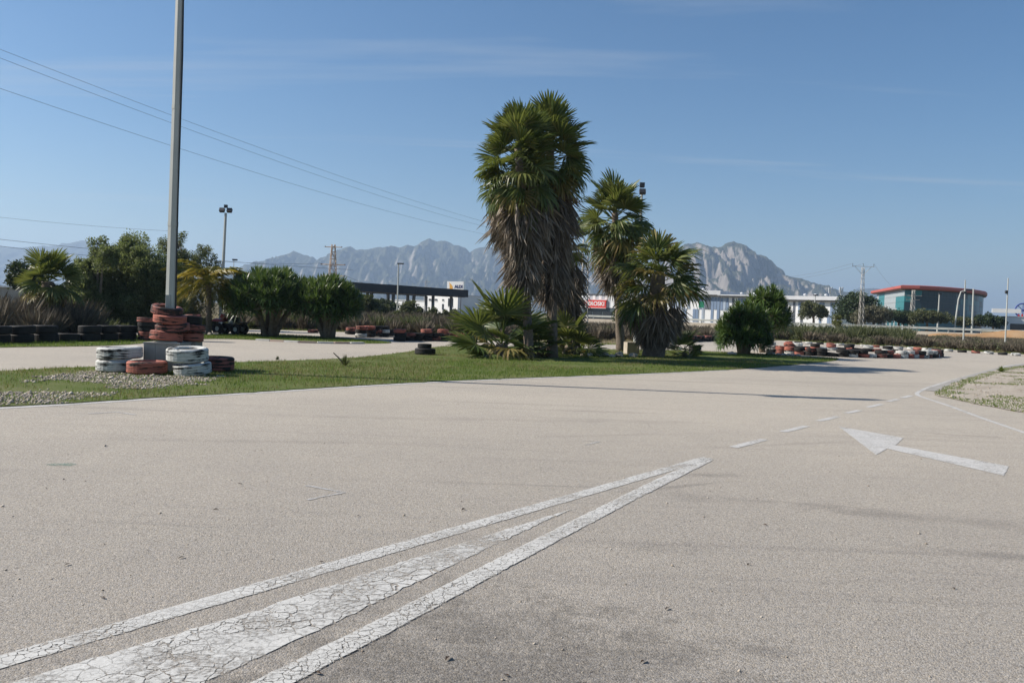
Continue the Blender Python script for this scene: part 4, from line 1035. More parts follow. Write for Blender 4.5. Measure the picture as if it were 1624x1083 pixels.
far_tree('cypress_bush', 'yellow-green upright bush near the lattice pole', 1328, 520, 84, [(1328, 508, 6, 8), (1327, 516, 7, 7)], leafy('yellow_bush_leaf', [(0.08, 0.09, 0.02), (0.14, 0.14, 0.035)], 0.3, 0.6), 26, 90, 0.07, 88, 0.25)
far_tree('olive_tree', 'green shrubby tree behind the right end of the yuccas', 580, 500, 64, [(582, 482, 16, 12), (600, 490, 14, 12), (568, 490, 12, 14)], L_OLIVE, 60, 110, 0.1, 89, 0.4)
far_tree('olive_tree', 'bushy green tree under the middle of the dark canopy', 648, 500, 66, [(648, 490, 13, 11), (642, 500, 16, 10), (660, 498, 10, 10)], L_OLIVE, 50, 110, 0.1, 90, 0.4)
far_tree('pine_tree', 'dark shrub between the canopy posts', 612, 492, 120, [(610, 484, 12, 7), (622, 487, 8, 6)], L_PINE, 40, 90, 0.16, 91, 0.6)
far_tree('olive_tree', 'dull green shrub right of the young fan palm, beyond the track', 690, 505, 66, [(690, 500, 14, 9), (675, 505, 12, 8), (710, 503, 14, 9)], L_OLIVE, 50, 110, 0.1, 92, 0.4)
far_tree('olive_tree', 'dark bush behind the mid-height palm trunk', 1000, 512, 70, [(1000, 490, 18, 12), (985, 500, 14, 12), (1012, 505, 14, 10)], L_OLIVE, 60, 110, 0.1, 93, 0.4)

def brush(name, label, XY, h, n, wd, mat, spread=0.75, z0=-0.02):
    """bushes of bare twigs: XY (k,2) bush centres, h (k,) heights"""
    k = len(XY); N = k * n
    c = np.repeat(XY, n, 0); hh = np.repeat(h, n) * nr.uniform(0.35, 1.1, N)
    a = nr.uniform(0, 2 * PI, N); r = nr.uniform(0, 1, N) ** 0.7
    bx = c[:, 0] + np.cos(a) * r * 0.18 * np.repeat(h, n); by = c[:, 1] + np.sin(a) * r * 0.18 * np.repeat(h, n)
    tx = c[:, 0] + np.cos(a) * r * spread * np.repeat(h, n) + nr.normal(0, 0.08, N) * hh; ty = c[:, 1] + np.sin(a) * r * spread * np.repeat(h, n) + nr.normal(0, 0.08, N) * hh
    wa = nr.uniform(0, 2 * PI, N); dx = np.cos(wa) * wd; dy = np.sin(wa) * wd
    V = np.zeros((N, 3, 3))
    V[:, 0] = np.stack([bx, by, np.full(N, z0)], 1)
    mid = np.stack([(bx + tx) / 2 + nr.normal(0, 0.04, N), (by + ty) / 2 + nr.normal(0, 0.04, N), z0 + hh * 0.6], 1)
    V[:, 1] = mid + np.stack([dx, dy, np.zeros(N)], 1); V[:, 2] = np.stack([tx, ty, z0 + hh], 1)
    # side twigs from the middle
    V2 = np.zeros((N, 3, 3)); V2[:, 0] = mid; V2[:, 1] = mid + np.stack([dx, dy, np.full(N, 0.02)], 1)
    V2[:, 2] = mid + nr.normal(0, 1, (N, 3)) * np.stack([hh * 0.22] * 3, 1) + np.stack([np.zeros(N), np.zeros(N), hh * 0.2], 1)
    V = np.concatenate([V, V2]).reshape(-1, 3)
    o = npmesh(name, V, np.arange(len(V)).reshape(-1, 3), mat); o['kind'] = 'stuff'
    return tag(o, label, 'scrub')
def field(px0, px1, y0, y1, n):
    """random ground spots between two distances inside a span of the view"""
    Y = nr.uniform(y0, y1, n); x = nr.uniform(px0, px1, n)
    return np.stack([(x - CX) / FPX * Y, Y], 1)
tf = np.array([(p.x, p.y) for p in tr_far])
def beyond(XY, margin):
    o = np.argsort(tf[:, 0]); lim = np.interp(XY[:, 0], tf[o, 0], tf[o, 1]); return XY[XY[:, 1] > lim + margin]
xy = beyond(field(-140, 150, 27, 34, 260), 0.8)
brush('dry_brush', 'grey bare scrub behind the black tyre barrier', xy, nr.uniform(0.7, 1.6, len(xy)), 150, 0.008, L_DRY)
xy = beyond(field(90, 400, 30, 46, 420), 1.0)
brush('dry_brush', 'low dull scrub under the pepper trees', xy, nr.uniform(0.3, 0.7, len(xy)), 120, 0.01, L_OLIVE)
xy = beyond(field(370, 800, 47, 78, 750), 1.2)
brush('dry_brush', 'brown scrub between the yuccas and the dark canopy', xy, nr.uniform(0.6, 1.35, len(xy)) * (0.6 + 0.6 * fbm(xy[:, 0] * .12, xy[:, 1] * .12, 2, 3)), 110, 0.014, L_DRY)
xy = beyond(field(370, 800, 47, 78, 230), 1.2)
brush('green_brush', 'green patches of scrub before the dark canopy', xy, nr.uniform(0.5, 1.2, len(xy)), 110, 0.018, L_OLIVE)
xy = beyond(field(800, 1240, 50, 92, 800), 1.5)
brush('dry_brush', 'brown scrub behind the palms', xy, nr.uniform(0.4, 0.95, len(xy)), 100, 0.016, L_DRY)
xy = beyond(field(1200, 1720, 52, 98, 1900), 2.0)
brush('dry_brush', 'brown scrub field beyond the right tyre line', xy, np.minimum(nr.uniform(0.35, 1.15, len(xy)) * (0.15 + 2.9 * fbm(xy[:, 0] * .22, xy[:, 1] * .22, 3, 13) ** 2), np.where(xy[:, 0] > 30, 0.62, 0.9) * nr.uniform(0.75, 1.05, len(xy))), 130, 0.01, L_DRY)
xy = beyond(field(1210, 1440, 66, 84, 170), 3.0)
brush('green_brush', 'darker green scrub in the middle of the right field', xy, nr.uniform(0.8, 1.5, len(xy)), 110, 0.02, L_OLIVE)
def bushmass(name, label, XY, h, n, size, mat):
    c = np.stack([XY[:, 0], XY[:, 1], h * 0.45], 1); r = np.stack([h * 0.8, h * 0.8, h * 0.5], 1)
    V, F = leafcloud(c, r, n, size); V[:, 2] = np.maximum(V[:, 2], -0.04)
    o = npmesh(name, V, F, mat); o['kind'] = 'stuff'; return tag(o, label, 'scrub')
xy = beyond(field(1200, 1700, 54, 96, 300), 1.5); hh_ = nr.uniform(0.3, 0.8, len(xy)) * (0.5 + fbm(xy[:, 0] * .1, xy[:, 1] * .1, 3, 17))
bushmass('low_bushes', 'dull olive bushes mixed into the right scrub field', xy, hh_, 120, 0.06, L_OLIVE)
xy = beyond(field(-120, 130, 28, 36, 60), 1.2); bushmass('low_bushes', 'dull bushes among the bare scrub at far left', xy, nr.uniform(0.4, 1.0, len(xy)), 160, 0.05, L_OLIVE)
xy = beyond(field(380, 1230, 50, 84, 260), 1.5); bushmass('low_bushes', 'dull olive bushes in the scrub behind yuccas and palms', xy, nr.uniform(0.3, 0.95, len(xy)), 130, 0.06, L_OLIVE)
ge = []
for p, d in [along(tr_far, [0] + list(np.cumsum([(b - a).length for a, b in zip(tr_far, tr_far[1:])])), s_) for s_ in np.linspace(2, sum((b - a).length for a, b in zip(tr_far, tr_far[1:])) - 2, 9000)]:
    ge.append((p.x + nr.normal(0, 0.2), p.y + abs(nr.normal(0, 0.55))))
tag(blades('edge_weeds', np.array(ge), 0.13, 0.013, L_GRASS, z0=-0.03), 'green weeds along the far rim of the asphalt', 'weeds')
# weeds between scrub on the whole field floor
xy = beyond(field(-100, 1720, 30, 100, 26000), 0.5)
tag(blades('field_grass', xy, 0.2, 0.02, L_DRYGRASS, z0=-0.05), 'pale dry grass between the scrub', 'grass')

# ------------------------------------------------------------------ the parked quad beside the feather palm
qg = G(364, 530.5)
quad = thing('quad_bike', 'small red and black quad bike parked behind the feather palm', 'quad bike', (qg.x, qg.y, 0.0), R(-12))
M_QRED = plain('faded_red_plastic', (0.42, 0.06, 0.05), None, 4, 0.45)
M_QBLK = plain('black_plastic', (0.02, 0.02, 0.022), None, 4, 0.5)
def qpart(name, m, *boxes):
    mb = MB()
    for c, d in boxes: mb.box(c, d)
    return part(mb, name, m, quad)
for sx in (-0.42, 0.5):
    for sy in (-0.32, 0.32):
        wmb = MB(); wmb.lathe([(0.11, -0.08), (0.15, -0.1), (0.25, -0.09), (0.265, -0.05), (0.265, 0.05), (0.25, 0.09), (0.15, 0.1), (0.11, 0.08)], 20, 0, True)
        wh = part(wmb, 'wheel', T_BLACK, quad, True, loc=(sx, sy, 0.265), rot=(PI / 2, 0, 0))
        hb = MB(); hb.lathe([(0.0, -0.05), (0.112, -0.05), (0.112, 0.05), (0.0, 0.05)], 12); part(hb, 'hub', M_STEEL, wh)
qpart('frame', M_QBLK, ((0.02, 0, 0.34), (0.95, 0.22, 0.12)), ((0.05, 0, 0.44), (0.4, 0.2, 0.16)))
mb = MB(); mb.add([(-0.72, -0.42, 0.6), (-0.2, -0.42, 0.58), (-0.14, -0.3, 0.66), (-0.66, -0.3, 0.7), (-0.72, 0.42, 0.6), (-0.2, 0.42, 0.58), (-0.14, 0.3, 0.66), (-0.66, 0.3, 0.7), (-0.7, 0, 0.74), (-0.12, 0, 0.72)],
       [(0, 1, 2, 3), (3, 2, 9, 8), (8, 9, 6, 7), (7, 6, 5, 4), (1, 0, 4, 5)]); part(mb, 'front_cowl', M_QRED, quad)
qpart('rear_fender', M_QBLK, ((0.5, 0.33, 0.57), (0.5, 0.22, 0.04)), ((0.5, -0.33, 0.57), (0.5, 0.22, 0.04)))
mb = MB(); mb.tube([(-0.08, 0, 0.68), (0.15, 0, 0.72), (0.5, 0, 0.7)], [0.1, 0.13, 0.1], 8); part(mb, 'saddle', M_QBLK, quad, True)
mb = MB(); mb.tube([(-0.05, -0.36, 0.92), (-0.16, -0.12, 0.9), (-0.16, 0.12, 0.9), (-0.05, 0.36, 0.92)], 0.016, 6); mb.tube([(-0.16, 0, 0.9), (-0.26, 0, 0.6)], 0.02, 6); part(mb, 'handlebar', M_DARKSTEEL, quad)
mb = MB(); mb.box((-0.3, 0, 0.83), (0.22, 0.3, 0.2), rot=Matrix.Rotation(R(25), 3, 'Y')); part(mb, 'headlight_cowl', M_QRED, quad)
qpart('tank_panel', M_WHITEBOX, ((0.12, -0.14, 0.6), (0.22, 0.05, 0.14)))

# ------------------------------------------------------------------ masts, lamps, wires
def lamp(name, label, foot, top, r, heads, m=M_STEEL, cat='street lamp', group=None):
    f = Vector(foot); t = thing(name, label, cat, f, 0, group); d = Vector(top) - f
    mb = MB(); mb.tube([(0, 0, 0), d], [r * 1.25, r * 0.8], 8); part(mb, 'pole', m, t)
    for (o, sz, rx) in heads:
        hb = MB(); hb.box((0, 0, 0), sz); hb.box((0, 0, -sz[2] * 0.56), (sz[0] * 0.8, sz[1] * 0.8, sz[2] * 0.1)); part(hb, 'lamp_head', M_DARKSTEEL, t, loc=d + Vector(o), rot=(rx, 0, 0))
    return t
def std(px, py, Y): v = P(px, py, Y); return v
def pole_px(name, label, fx, fy, tx, ty, Y, r, heads, m=M_STEEL, cat='street lamp', group=None, z0=0.0):
    a = P(fx, fy, Y); a.z = z0; b = P(tx, ty, Y)
    return lamp(name, label, a, b, r, heads, m, cat, group)
pole_px('floodlight_pole', 'slim pole with twin floodlights right of the feather palm', 349, 520, 358, 338, 44, 0.085, [((-0.2, 0, 0.15), (0.26, 0.16, 0.2), R(-30)), ((0.2, 0, 0.15), (0.26, 0.16, 0.2), R(-30)), ((0, 0, 0.36), (0.16, 0.15, 0.15), 0)], cat='floodlight')
pole_px('floodlight_pole', 'floodlight pole rising behind the mid-height palm', 1008, 520, 1018, 305, 48, 0.08, [((0.02, -0.1, 0.02), (0.36, 0.2, 0.28), R(-30)), ((0, 0, 0.42), (0.28, 0.2, 0.26), 0)], cat='floodlight')
pole_px('street_lamp', 'tall thin street lamp in front of the dark canopy', 630, 500, 632, 418, 115, 0.1, [((0.3, 0, 0), (0.9, 0.3, 0.16), 0)])
pole_px('street_lamp', 'tiny distant lamp beyond the feather palm', 369, 486, 371, 412, 170, 0.08, [((0.2, 0, 0), (1.0, 0.4, 0.3), 0)])
pole_px('street_lamp', 'street lamp before the striped warehouse', 1291, 500, 1293, 468, 190, 0.13, [((0.1, 0, 0), (1.0, 0.4, 0.25), 0)])
pole_px('street_lamp', 'street lamp before the middle of the red-roofed building', 1487, 514, 1490, 466, 150, 0.13, [((0.1, 0, 0), (0.5, 0.4, 0.22), 0)])
pole_px('steel_pole', 'thick pale pole right of the curved street lamp', 1542, 516, 1544, 458, 140, 0.15, [], cat='pole')
pole_px('steel_pole', 'tall thin white pole with clamps at the curved lamp', 1528, 540, 1531, 444, 70, 0.06, [((0.0, 0, -1.05), (0.24, 0.2, 0.14), 0)], cat='pole')
pl_ = pole_px('steel_pole', 'slim pole with a dark fitting at the far right', 1594, 548, 1599, 441, 62, 0.05, [((-0.08, 0, -1.05), (0.16, 0.14, 0.22), 0)], cat='pole')
# curved lamp
a = P(1513, 517, 138); b = P(1520, 475, 138); c = P(1524, 463, 138); d = P(1532, 459.5, 138); cl_ = thing('street_lamp', 'street lamp with a curved arm right of the red-roofed building', 'street lamp', (a.x, a.y, 0))
o0 = Vector((a.x, a.y, 0)); mb = MB(); mb.tube([Vector((0, 0, 0.0)), b - o0, c - o0, d - o0], [0.15, 0.12, 0.1, 0.08], 8); part(mb, 'pole', M_STEEL, cl_)
mb = MB(); mb.box((0, 0, 0), (1.1, 0.4, 0.25)); part(mb, 'lamp_head', M_DARKSTEEL, cl_, loc=d - o0 + Vector((0.4, 0, 0)))

def lattice(name, label, fx, fy, tx, ty, Y, wb, wt, arms, mat, r=0.04, z0=0.0, bays=9, cat='pylon'):
    a = P(fx, fy, Y); a.z = z0; b = P(tx, ty, Y); t = thing(name, label, cat, a); D = b - a
    for sx in (-1, 1):
        for sy in (-1, 1):
            mb = MB(); mb.tube([(sx * wb / 2, sy * wb / 2, 0), D + Vector((sx * wt / 2, sy * wt / 2, 0))], r, 4); part(mb, 'leg', mat, t)
    for k in range(bays):
        f0 = k / bays; f1 = (k + 1) / bays
        w0 = wb + (wt - wb) * f0; w1 = wb + (wt - wb) * f1; c0 = D * f0; c1 = D * f1; mb = MB()
        for sy in (-1, 1):
            mb.tube([c0 + Vector((-w0 / 2, sy * w0 / 2, 0)), c0 + Vector((w0 / 2, sy * w0 / 2, 0))], r * 0.7, 4, 0, False)
            mb.tube([c0 + Vector((-w0 / 2 * (-1) ** k, sy * w0 / 2, 0)), c1 + Vector((w1 / 2 * (-1) ** k, sy * w1 / 2, 0))], r * 0.6, 4, 0, False)
            mb.tube([c0 + Vector((sy * w0 / 2, -w0 / 2, 0)), c1 + Vector((sy * w1 / 2, w1 / 2, 0))], r * 0.6, 4, 0, False)
        part(mb, 'bracing', mat, t)
    ends = []
    for (dz, half, kind) in arms:
        mb = MB(); mb.tube([D + Vector((-half, 0, dz)), D + Vector((half, 0, dz))], r * 1.1, 4)
        if kind == 'v':
            mb.tube([D + Vector((-half * 0.75, 0, dz)), D + Vector((0, 0, dz - half * 0.8))], r, 4); mb.tube([D + Vector((half * 0.75, 0, dz)), D + Vector((0, 0, dz - half * 0.8))], r, 4)
        part(mb, 'crossarm', mat, t)
        for sx in (-1, 0, 1):
            mb = MB(); mb.tube([D + Vector((sx * half * 0.95, 0, dz)), D + Vector((sx * half * 0.95, 0, dz + 0.35))], r * 1.2, 6); part(mb, 'insulator', M_DARKSTEEL, t)
            ends.append(a + D + Vector((sx * half * 0.95, 0, dz + 0.35)))
    return t, ends
_, e1 = lattice('lattice_pylon', 'narrow pale lattice pole rising between the tall palms', 926, 512, 929, 380, 78, 0.72, 0.45, [(-1.0, 1.55, '')], M_LATTICE, 0.035, 0, 12)
_, e2 = lattice('lattice_pylon', 'pale lattice power pole with forked top by the far road', 1365, 524, 1369, 424, 100, 0.55, 0.24, [(0.1, 1.35, 'v')], M_LATTICE, 0.022, 0, 12)
_, e3 = lattice('lattice_pylon', 'short lattice power pole before the red-roofed building', 1446, 514, 1449, 460, 160, 0.9, 0.4, [(-1.1, 1.7, ''), (-1.9, 1.3, '')], M_LATTICE, 0.045, 0, 9)
_, e4 = lattice('lattice_pylon', 'distant rust-toned lattice pylon behind the yuccas', 526, 482, 529, 388, 330, 4.2, 1.2, [(-1.0, 3.5, ''), (-8.0, 5.0, ''), (-12.5, 5.0, '')], M_RUSTLAT, 0.16, 0, 9)
_, e5 = lattice('lattice_pylon', 'faint far pylon above the right end of the dark canopy', 675, 490, 676, 444, 900, 5, 1.5, [(-2, 5, ''), (-8, 6, '')], M_LATTICE, 0.2, 0, 7)
def wire(label, a, b, sag, r, group):
    a = Vector(a); b = Vector(b); pts = []
    for k in range(25):
        f = k / 24; p = a.lerp(b, f); p.z -= 4 * sag * f * (1 - f); pts.append(p)
    mb = MB(); mb.tube(pts, r, 5); return tag(part(mb, 'power_line', plain('grey_wire', (0.12, 0.12, 0.125), None, 3, 0.6)), label, 'power line', group)
wg = 'overhead lines'
wire('uppermost power line slanting from the upper left to the palms', P(-40, 63, 24), e1[2], 0.9, 0.0055, wg)
wire('middle power line slanting from the upper left to the palms', P(-40, 77, 23), e1[1], 0.9, 0.0055, wg)
wire('lowest of the three power lines slanting to the palms', P(-40, 127, 22.4), e1[0], 0.9, 0.0055, wg)
wire('thin line from left edge towards the feather palm, upper', P(-60, 373, 120), P(560, 428, 170), 0.5, 0.03, wg)
wire('thin line from left edge passing behind the pepper trees, lower', P(-60, 382, 120), P(150, 406, 140), 0.2, 0.03, wg)
wire('faint high line above the pepper trees', P(-60, 338, 150), P(300, 368, 170), 0.4, 0.022, wg)
wire('distant line from the rust-toned pylon to the left', e4[3], P(280, 408, 300), 1.0, 0.05, wg)
wire('distant line descending from the rust-toned pylon to the right', e4[8], P(680, 470, 400), 2.0, 0.06, wg)
wire('line leaving the forked lattice pole to the left', e2[0], P(1200, 440, 130), 0.6, 0.009, wg)
wire('second line leaving the forked lattice pole to the left', e2[1], P(1200, 446, 130), 0.6, 0.009, wg)
wire('line joining the forked pole to the short lattice pole', e2[2], e3[0], 0.8, 0.009, wg)

# ------------------------------------------------------------------ road embankment and guard rail
def lineY(px, Y): v = P(px, 500, Y); return v.x
emb = MB()
rd = [(lineY(x, Y), Y) for x, Y in ((880, 150), (1060, 138), (1250, 126), (1400, 120), (1624, 112), (1900, 104))]
vs = []
for (x, y) in rd: vs += [(x, y - 4.0, -0.06), (x, y, 0.72), (x, y + 12, 0.78), (x, y + 20, -0.06)]
emb.add(vs, [(4 * i + k, 4 * i + 4 + k, 4 * i + 5 + k, 4 * i + 1 + k) for i in range(len(rd) - 1) for k in range(3)])
tag(part(emb, 'embankment', m_ground('pale_bank_soil', [(0.3, (0.2, 0.16, 0.1)), (0.5, (0.34, 0.29, 0.22)), (0.7, (0.4, 0.36, 0.29))], 0.3, 5)), kind='structure')
rdl = [Vector(p) for p in rd]; rt = [0.0]
for a, b in zip(rdl, rdl[1:]): rt.append(rt[-1] + (b - a).length)
gr = thing('guard_rail', 'long galvanised guard rail along the raised road at right', 'guard rail', (rdl[0].x, rdl[0].y, 0.72))
mbp = MB(); mbp.box((0, 0, 0.35), (0.12, 0.16, 0.7)); me_post = mbp.mesh('post', M_STEEL)
s_ = 0.0
while s_ < rt[-1]:
    p, d = along(rdl, rt, s_); link('post', me_post, gr, (p.x - rdl[0].x, p.y - rdl[0].y + 0.15, 0)); s_ += 4.0
s_ = 0.0; mbr = MB()
prof = [(0.0, 0.42), (-0.06, 0.48), (0.0, 0.55), (-0.0, 0.6), (-0.06, 0.67), (0.0, 0.73), (0.02, 0.73), (0.02, 0.42)]
n_ = len(prof); mbr.add([(x, py_, pz) for x in (0, 7.98) for py_, pz in prof], [(k, (k + 1) % n_, n_ + (k + 1) % n_, n_ + k) for k in range(n_)])
me_rail = mbr.mesh('rail_section', M_STEEL)
while s_ < rt[-1] - 8:
    p, d = along(rdl, rt, s_); p2, _d = along(rdl, rt, s_ + 8); d = (p2 - p).normalized()
    link('rail_section', me_rail, gr, (p.x - rdl[0].x, p.y - rdl[0].y, 0), (0, 0, math.atan2(d.y, d.x))); s_ += 8
# heap of red earth
er = P(1535, 530, 96); mb = MB(); nn = 18; vs = []; hx, hy = 9.5, 4.5
for i in range(nn + 1):
    for j in range(nn + 1):
        u = i / nn * 2 - 1; v = j / nn * 2 - 1; h_ = max(0, 1 - (u * u + v * v)) ** 0.7
        vs.append((u * hx, v * hy, -0.08 + h_ * (1.25 + 0.35 * math.sin(u * 5) + rng.uniform(-0.08, 0.08))))
mb.add(vs, [(i * (nn + 1) + j, (i + 1) * (nn + 1) + j, (i + 1) * (nn + 1) + j + 1, i * (nn + 1) + j + 1) for i in range(nn) for j in range(nn)])
tag(part(mb, 'earth_heap', M_DIRT, smooth=True, loc=(er.x + 4, 97, 0)), 'low heap of reddish earth below the guard rail', 'earth heap')

# ------------------------------------------------------------------ buildings
def basis(p0, p1):
    d = (Vector(p1) - Vector(p0)).xy; L = d.length; return L, math.atan2(d.y, d.x)
def text(name, s, size, loc, rot, mat, parent, ext=0.03, bold=0.0):
    cu = bpy.data.curves.new(name, 'FONT'); cu.body = s; cu.size = size; cu.extrude = ext; cu.offset = bold; cu.align_x = 'CENTER'; cu.align_y = 'CENTER'
    o = bpy.data.objects.new(name, cu); C.objects.link(o)
    dg = bpy.context.evaluated_depsgraph_get(); me = bpy.data.meshes.new_from_object(o.evaluated_get(dg)); me.name = name
    bpy.data.objects.remove(o); me.materials.clear(); me.materials.append(mat)
    return link(name, me, parent, loc, rot)
# long dark canopy
cA = P(505, 455, 152); cB = P(742, 466, 190)
zb = 4.55; L, rz = basis(cA, cB)
cn = thing('canopy', 'long dark flat canopy on posts left of the palms', 'canopy', (cA.x, cA.y, 0), rz)
nseg = 5
for k in range(nseg):
    mb = MB(); mb.box((L * (k + 0.5) / nseg, 0, zb + 0.85 - 0.02 * (k % 2)), (L / nseg - 0.06, 0.25, 1.7)); part(mb, 'fascia_panel', M_FASCIA, cn)
mb = MB(); mb.box((L / 2, 6.2, zb + 0.5), (L, 12.0, 0.7)); part(mb, 'roof_deck', M_FASCIA, cn)
mb = MB(); mb.box((L / 2, 12.4, zb + 0.85), (L, 0.25, 1.7)); part(mb, 'rear_fascia', M_FASCIA, cn)
mb = MB(); mb.box((L / 2, 0.6, zb - 0.06), (L * 0.98, 0.5, 0.12)); part(mb, 'light_strip', plain('soffit_strip', (0.4, 0.34, 0.28), None, 1, 0.6), cn)
for k in range(7):
    for yy in (2.5, 10):
        mb = MB(); mb.box((L * (k + 0.55) / 7, yy, zb / 2), (0.5, 0.5, zb)); part(mb, 'post', M_GREYPAN, cn)
# supermarket with billboard
sA = P(676, 480, 232); sB = P(726, 480, 225); L, rz = basis(sA, sB)
zt = P(700, 468, 228).z
sm = thing('supermarket', 'small white block building under the right end of the canopy', 'building', (sA.x, sA.y, 0), rz)
mb = MB(); mb.box((L / 2, 5, zt / 2), (L, 10, zt)); part(mb, 'wall', M_WHITE, sm)
mb = MB(); mb.box((L / 2, 5, zt + 0.1), (L + 0.3, 10.3, 0.2)); part(mb, 'roof', M_ROOFW, sm)
for (x, z, wx, hz_) in ((1.0, 4.2, 0.9, 0.5), (2.7, 4.2, 0.9, 0.5), (4.6, 4.2, 0.7, 0.4), (6.6, 3.6, 1.8, 2.2), (4.6, 2.3, 0.6, 1.6), (2.0, 1.6, 0.9, 1.4)):
    wn_ = MB(); wn_.box((x * L / 8.5, -0.03, z), (wx, 0.1, hz_)); wo = part(wn_, 'window', M_WINDOW, sm)
    fr = MB(); fr.box((x * L / 8.5, -0.07, z - hz_ / 2 - 0.05), (wx + 0.15, 0.16, 0.1)); part(fr, 'sill', M_WHITE, wo)
lA = P(596, 482, 262); lB = P(684, 482, 250); L, rz = basis(lA, lB); zt = P(640, 476, 248).z
lw = thing('low_warehouse', 'long low white building behind the canopy posts', 'building', (lA.x, lA.y, 0), rz)
mb = MB(); mb.box((L / 2, 6, zt / 2), (L, 12, zt)); part(mb, 'wall', M_WHITE, lw)
mb = MB(); mb.box((L / 2, 6, zt + 0.1), (L + 0.4, 12.4, 0.2)); part(mb, 'roof', M_ROOFW, lw)
for k in range(7):
    mb = MB(); mb.box((L * (k + 0.5) / 7, -0.03, 1.5), (1.5, 0.1, 1.6)); part(mb, 'window', M_WINDOW, lw)
gA = P(722.5, 455, 222); bt = P(722, 446.5, 222).z; bb = P(722, 463.5, 222).z; bw = 29.5 / FPX * 222
bl = thing('billboard', 'white billboard with navy ALDI lettering and gold swirl above the canopy', 'billboard', (gA.x, 222, 0), R(-24))
mb = MB(); mb.box((0, 0, (bt + bb) / 2), (bw, 0.4, bt - bb)); part(mb, 'board', M_WHITE, bl)
mb = MB(); mb.box((0, 0.1, (bt + bb) / 2 - (bt - bb) / 2 - 0.06), (bw + 0.15, 0.5, 0.12)); part(mb, 'frame', M_GREYPAN, bl)
for sx in (-1, 1):
    mb = MB(); mb.tube([(sx * bw * 0.3, 0.35, 0), (sx * bw * 0.3, 0.35, bb + 0.5)], 0.14, 8); part(mb, 'post', M_GREYPAN, bl)
text('lettering', 'ALDI', 1.12, (bw * 0.2, -0.23, (bt + bb) / 2 + 0.05), (PI / 2, 0, 0), M_SIGNBLUE, bl, 0.03, 0.045)
mb = MB()
for k in range(14):
    f = k / 13; f2 = (k + 1) / 13
    def sw(f): return (-bw * 0.34 + 0.55 * math.sin(f * 3.4) * (1 - 0.2 * f), (bb + 0.15) + f * (bt - bb - 0.45))
    (x0, z0), (x1, z1) = sw(f), sw(min(f2, 1)); hw = 0.42 * math.sin(PI * min(1, f + 0.06)) + 0.08; hw2 = 0.42 * math.sin(PI * min(1, f2 + 0.06)) + 0.08
    mb.add([(x0 - hw, -0.215, z0), (x0 + hw, -0.215, z0), (x1 + hw2, -0.215, z1), (x1 - hw2, -0.215, z1)], [(0, 1, 2, 3)])
part(mb, 'swirl_emblem', M_SIGNGOLD, bl)

# shop with the red sign
eA = P(880, 480, 200); eB = P(1004, 480, 188); L, rz = basis(eA, eB); zt = P(940, 467.5, 193).z; zm = P(940, 487.5, 193).z
eb = thing('shop_building', 'dark-based shop with white ribbed band and red EROSKI sign', 'building', (eA.x, eA.y, 0), rz)
mb = MB(); mb.box((L / 2, 8, zm / 2), (L, 16, zm)); part(mb, 'wall', M_TEALWALL, eb)
npan = 26
for k in range(npan):
    mb = MB(); mb.box((L * (k + 0.5) / npan, 8, (zt + zm) / 2), (L / npan - 0.05, 16.2 + 0.12 * (k % 2), zt - zm - 0.01)); part(mb, 'cladding_panel', M_WHITE if k % 2 else plain('pale_grey_panel', (0.5, 0.53, 0.56), None, 0.3, 0.6), eb)
mb = MB(); mb.box((L / 2, 8, zt + 0.13), (L + 0.3, 16.6, 0.25)); part(mb, 'roof_edge', M_GREYPAN, eb)
for k in range(8):
    mb = MB(); mb.box((L * (k + 0.5) / 8, -0.02, zm * 0.45), (L / 8 - 0.3, 0.1, zm * 0.55)); part(mb, 'shop_window', M_WINDOW, eb)
def eloc(px, py):     # along the facade
    v = P(px, py, 193); return (v.x - eA.x) / math.cos(rz), v.z
x0, z1 = eloc(933.5, 474.5); x1, z0 = eloc(961.5, 489.5)
mb = MB(); mb.box(((x0 + x1) / 2, -0.4, (z0 + z1) / 2), (x1 - x0, 0.3, z1 - z0)); sg = part(mb, 'sign_panel', M_SIGNRED, eb)
mb = MB()
for (cx_, cz_, sx_, sz_) in (((x0 + x1) / 2, z1 - 0.06, x1 - x0, 0.1), ((x0 + x1) / 2, z0 + 0.06, x1 - x0, 0.1)): mb.box((cx_, -0.57, cz_), (sx_, 0.03, sz_))
part(mb, 'border', M_WHITE, sg)
text('lettering', 'EROSKI', 1.35, ((x0 + x1) / 2, -0.57, (z0 + z1) / 2), (PI / 2, 0, 0), M_WHITE, sg, 0.02, 0.025)
xl, _z = eloc(926, 480); mb = MB(); mb.box(((xl + x0) / 2 - 0.03, -0.4, (z0 + z1) / 2), (x0 - xl - 0.1, 0.3, z1 - z0)); lg = part(mb, 'logo_panel', M_WHITE, eb)
text('logo_letter', 'E', 1.5, ((xl + x0) / 2, -0.57, (z0 + z1) / 2), (PI / 2, 0, 0), M_SIGNRED, lg, 0.02, 0.04)

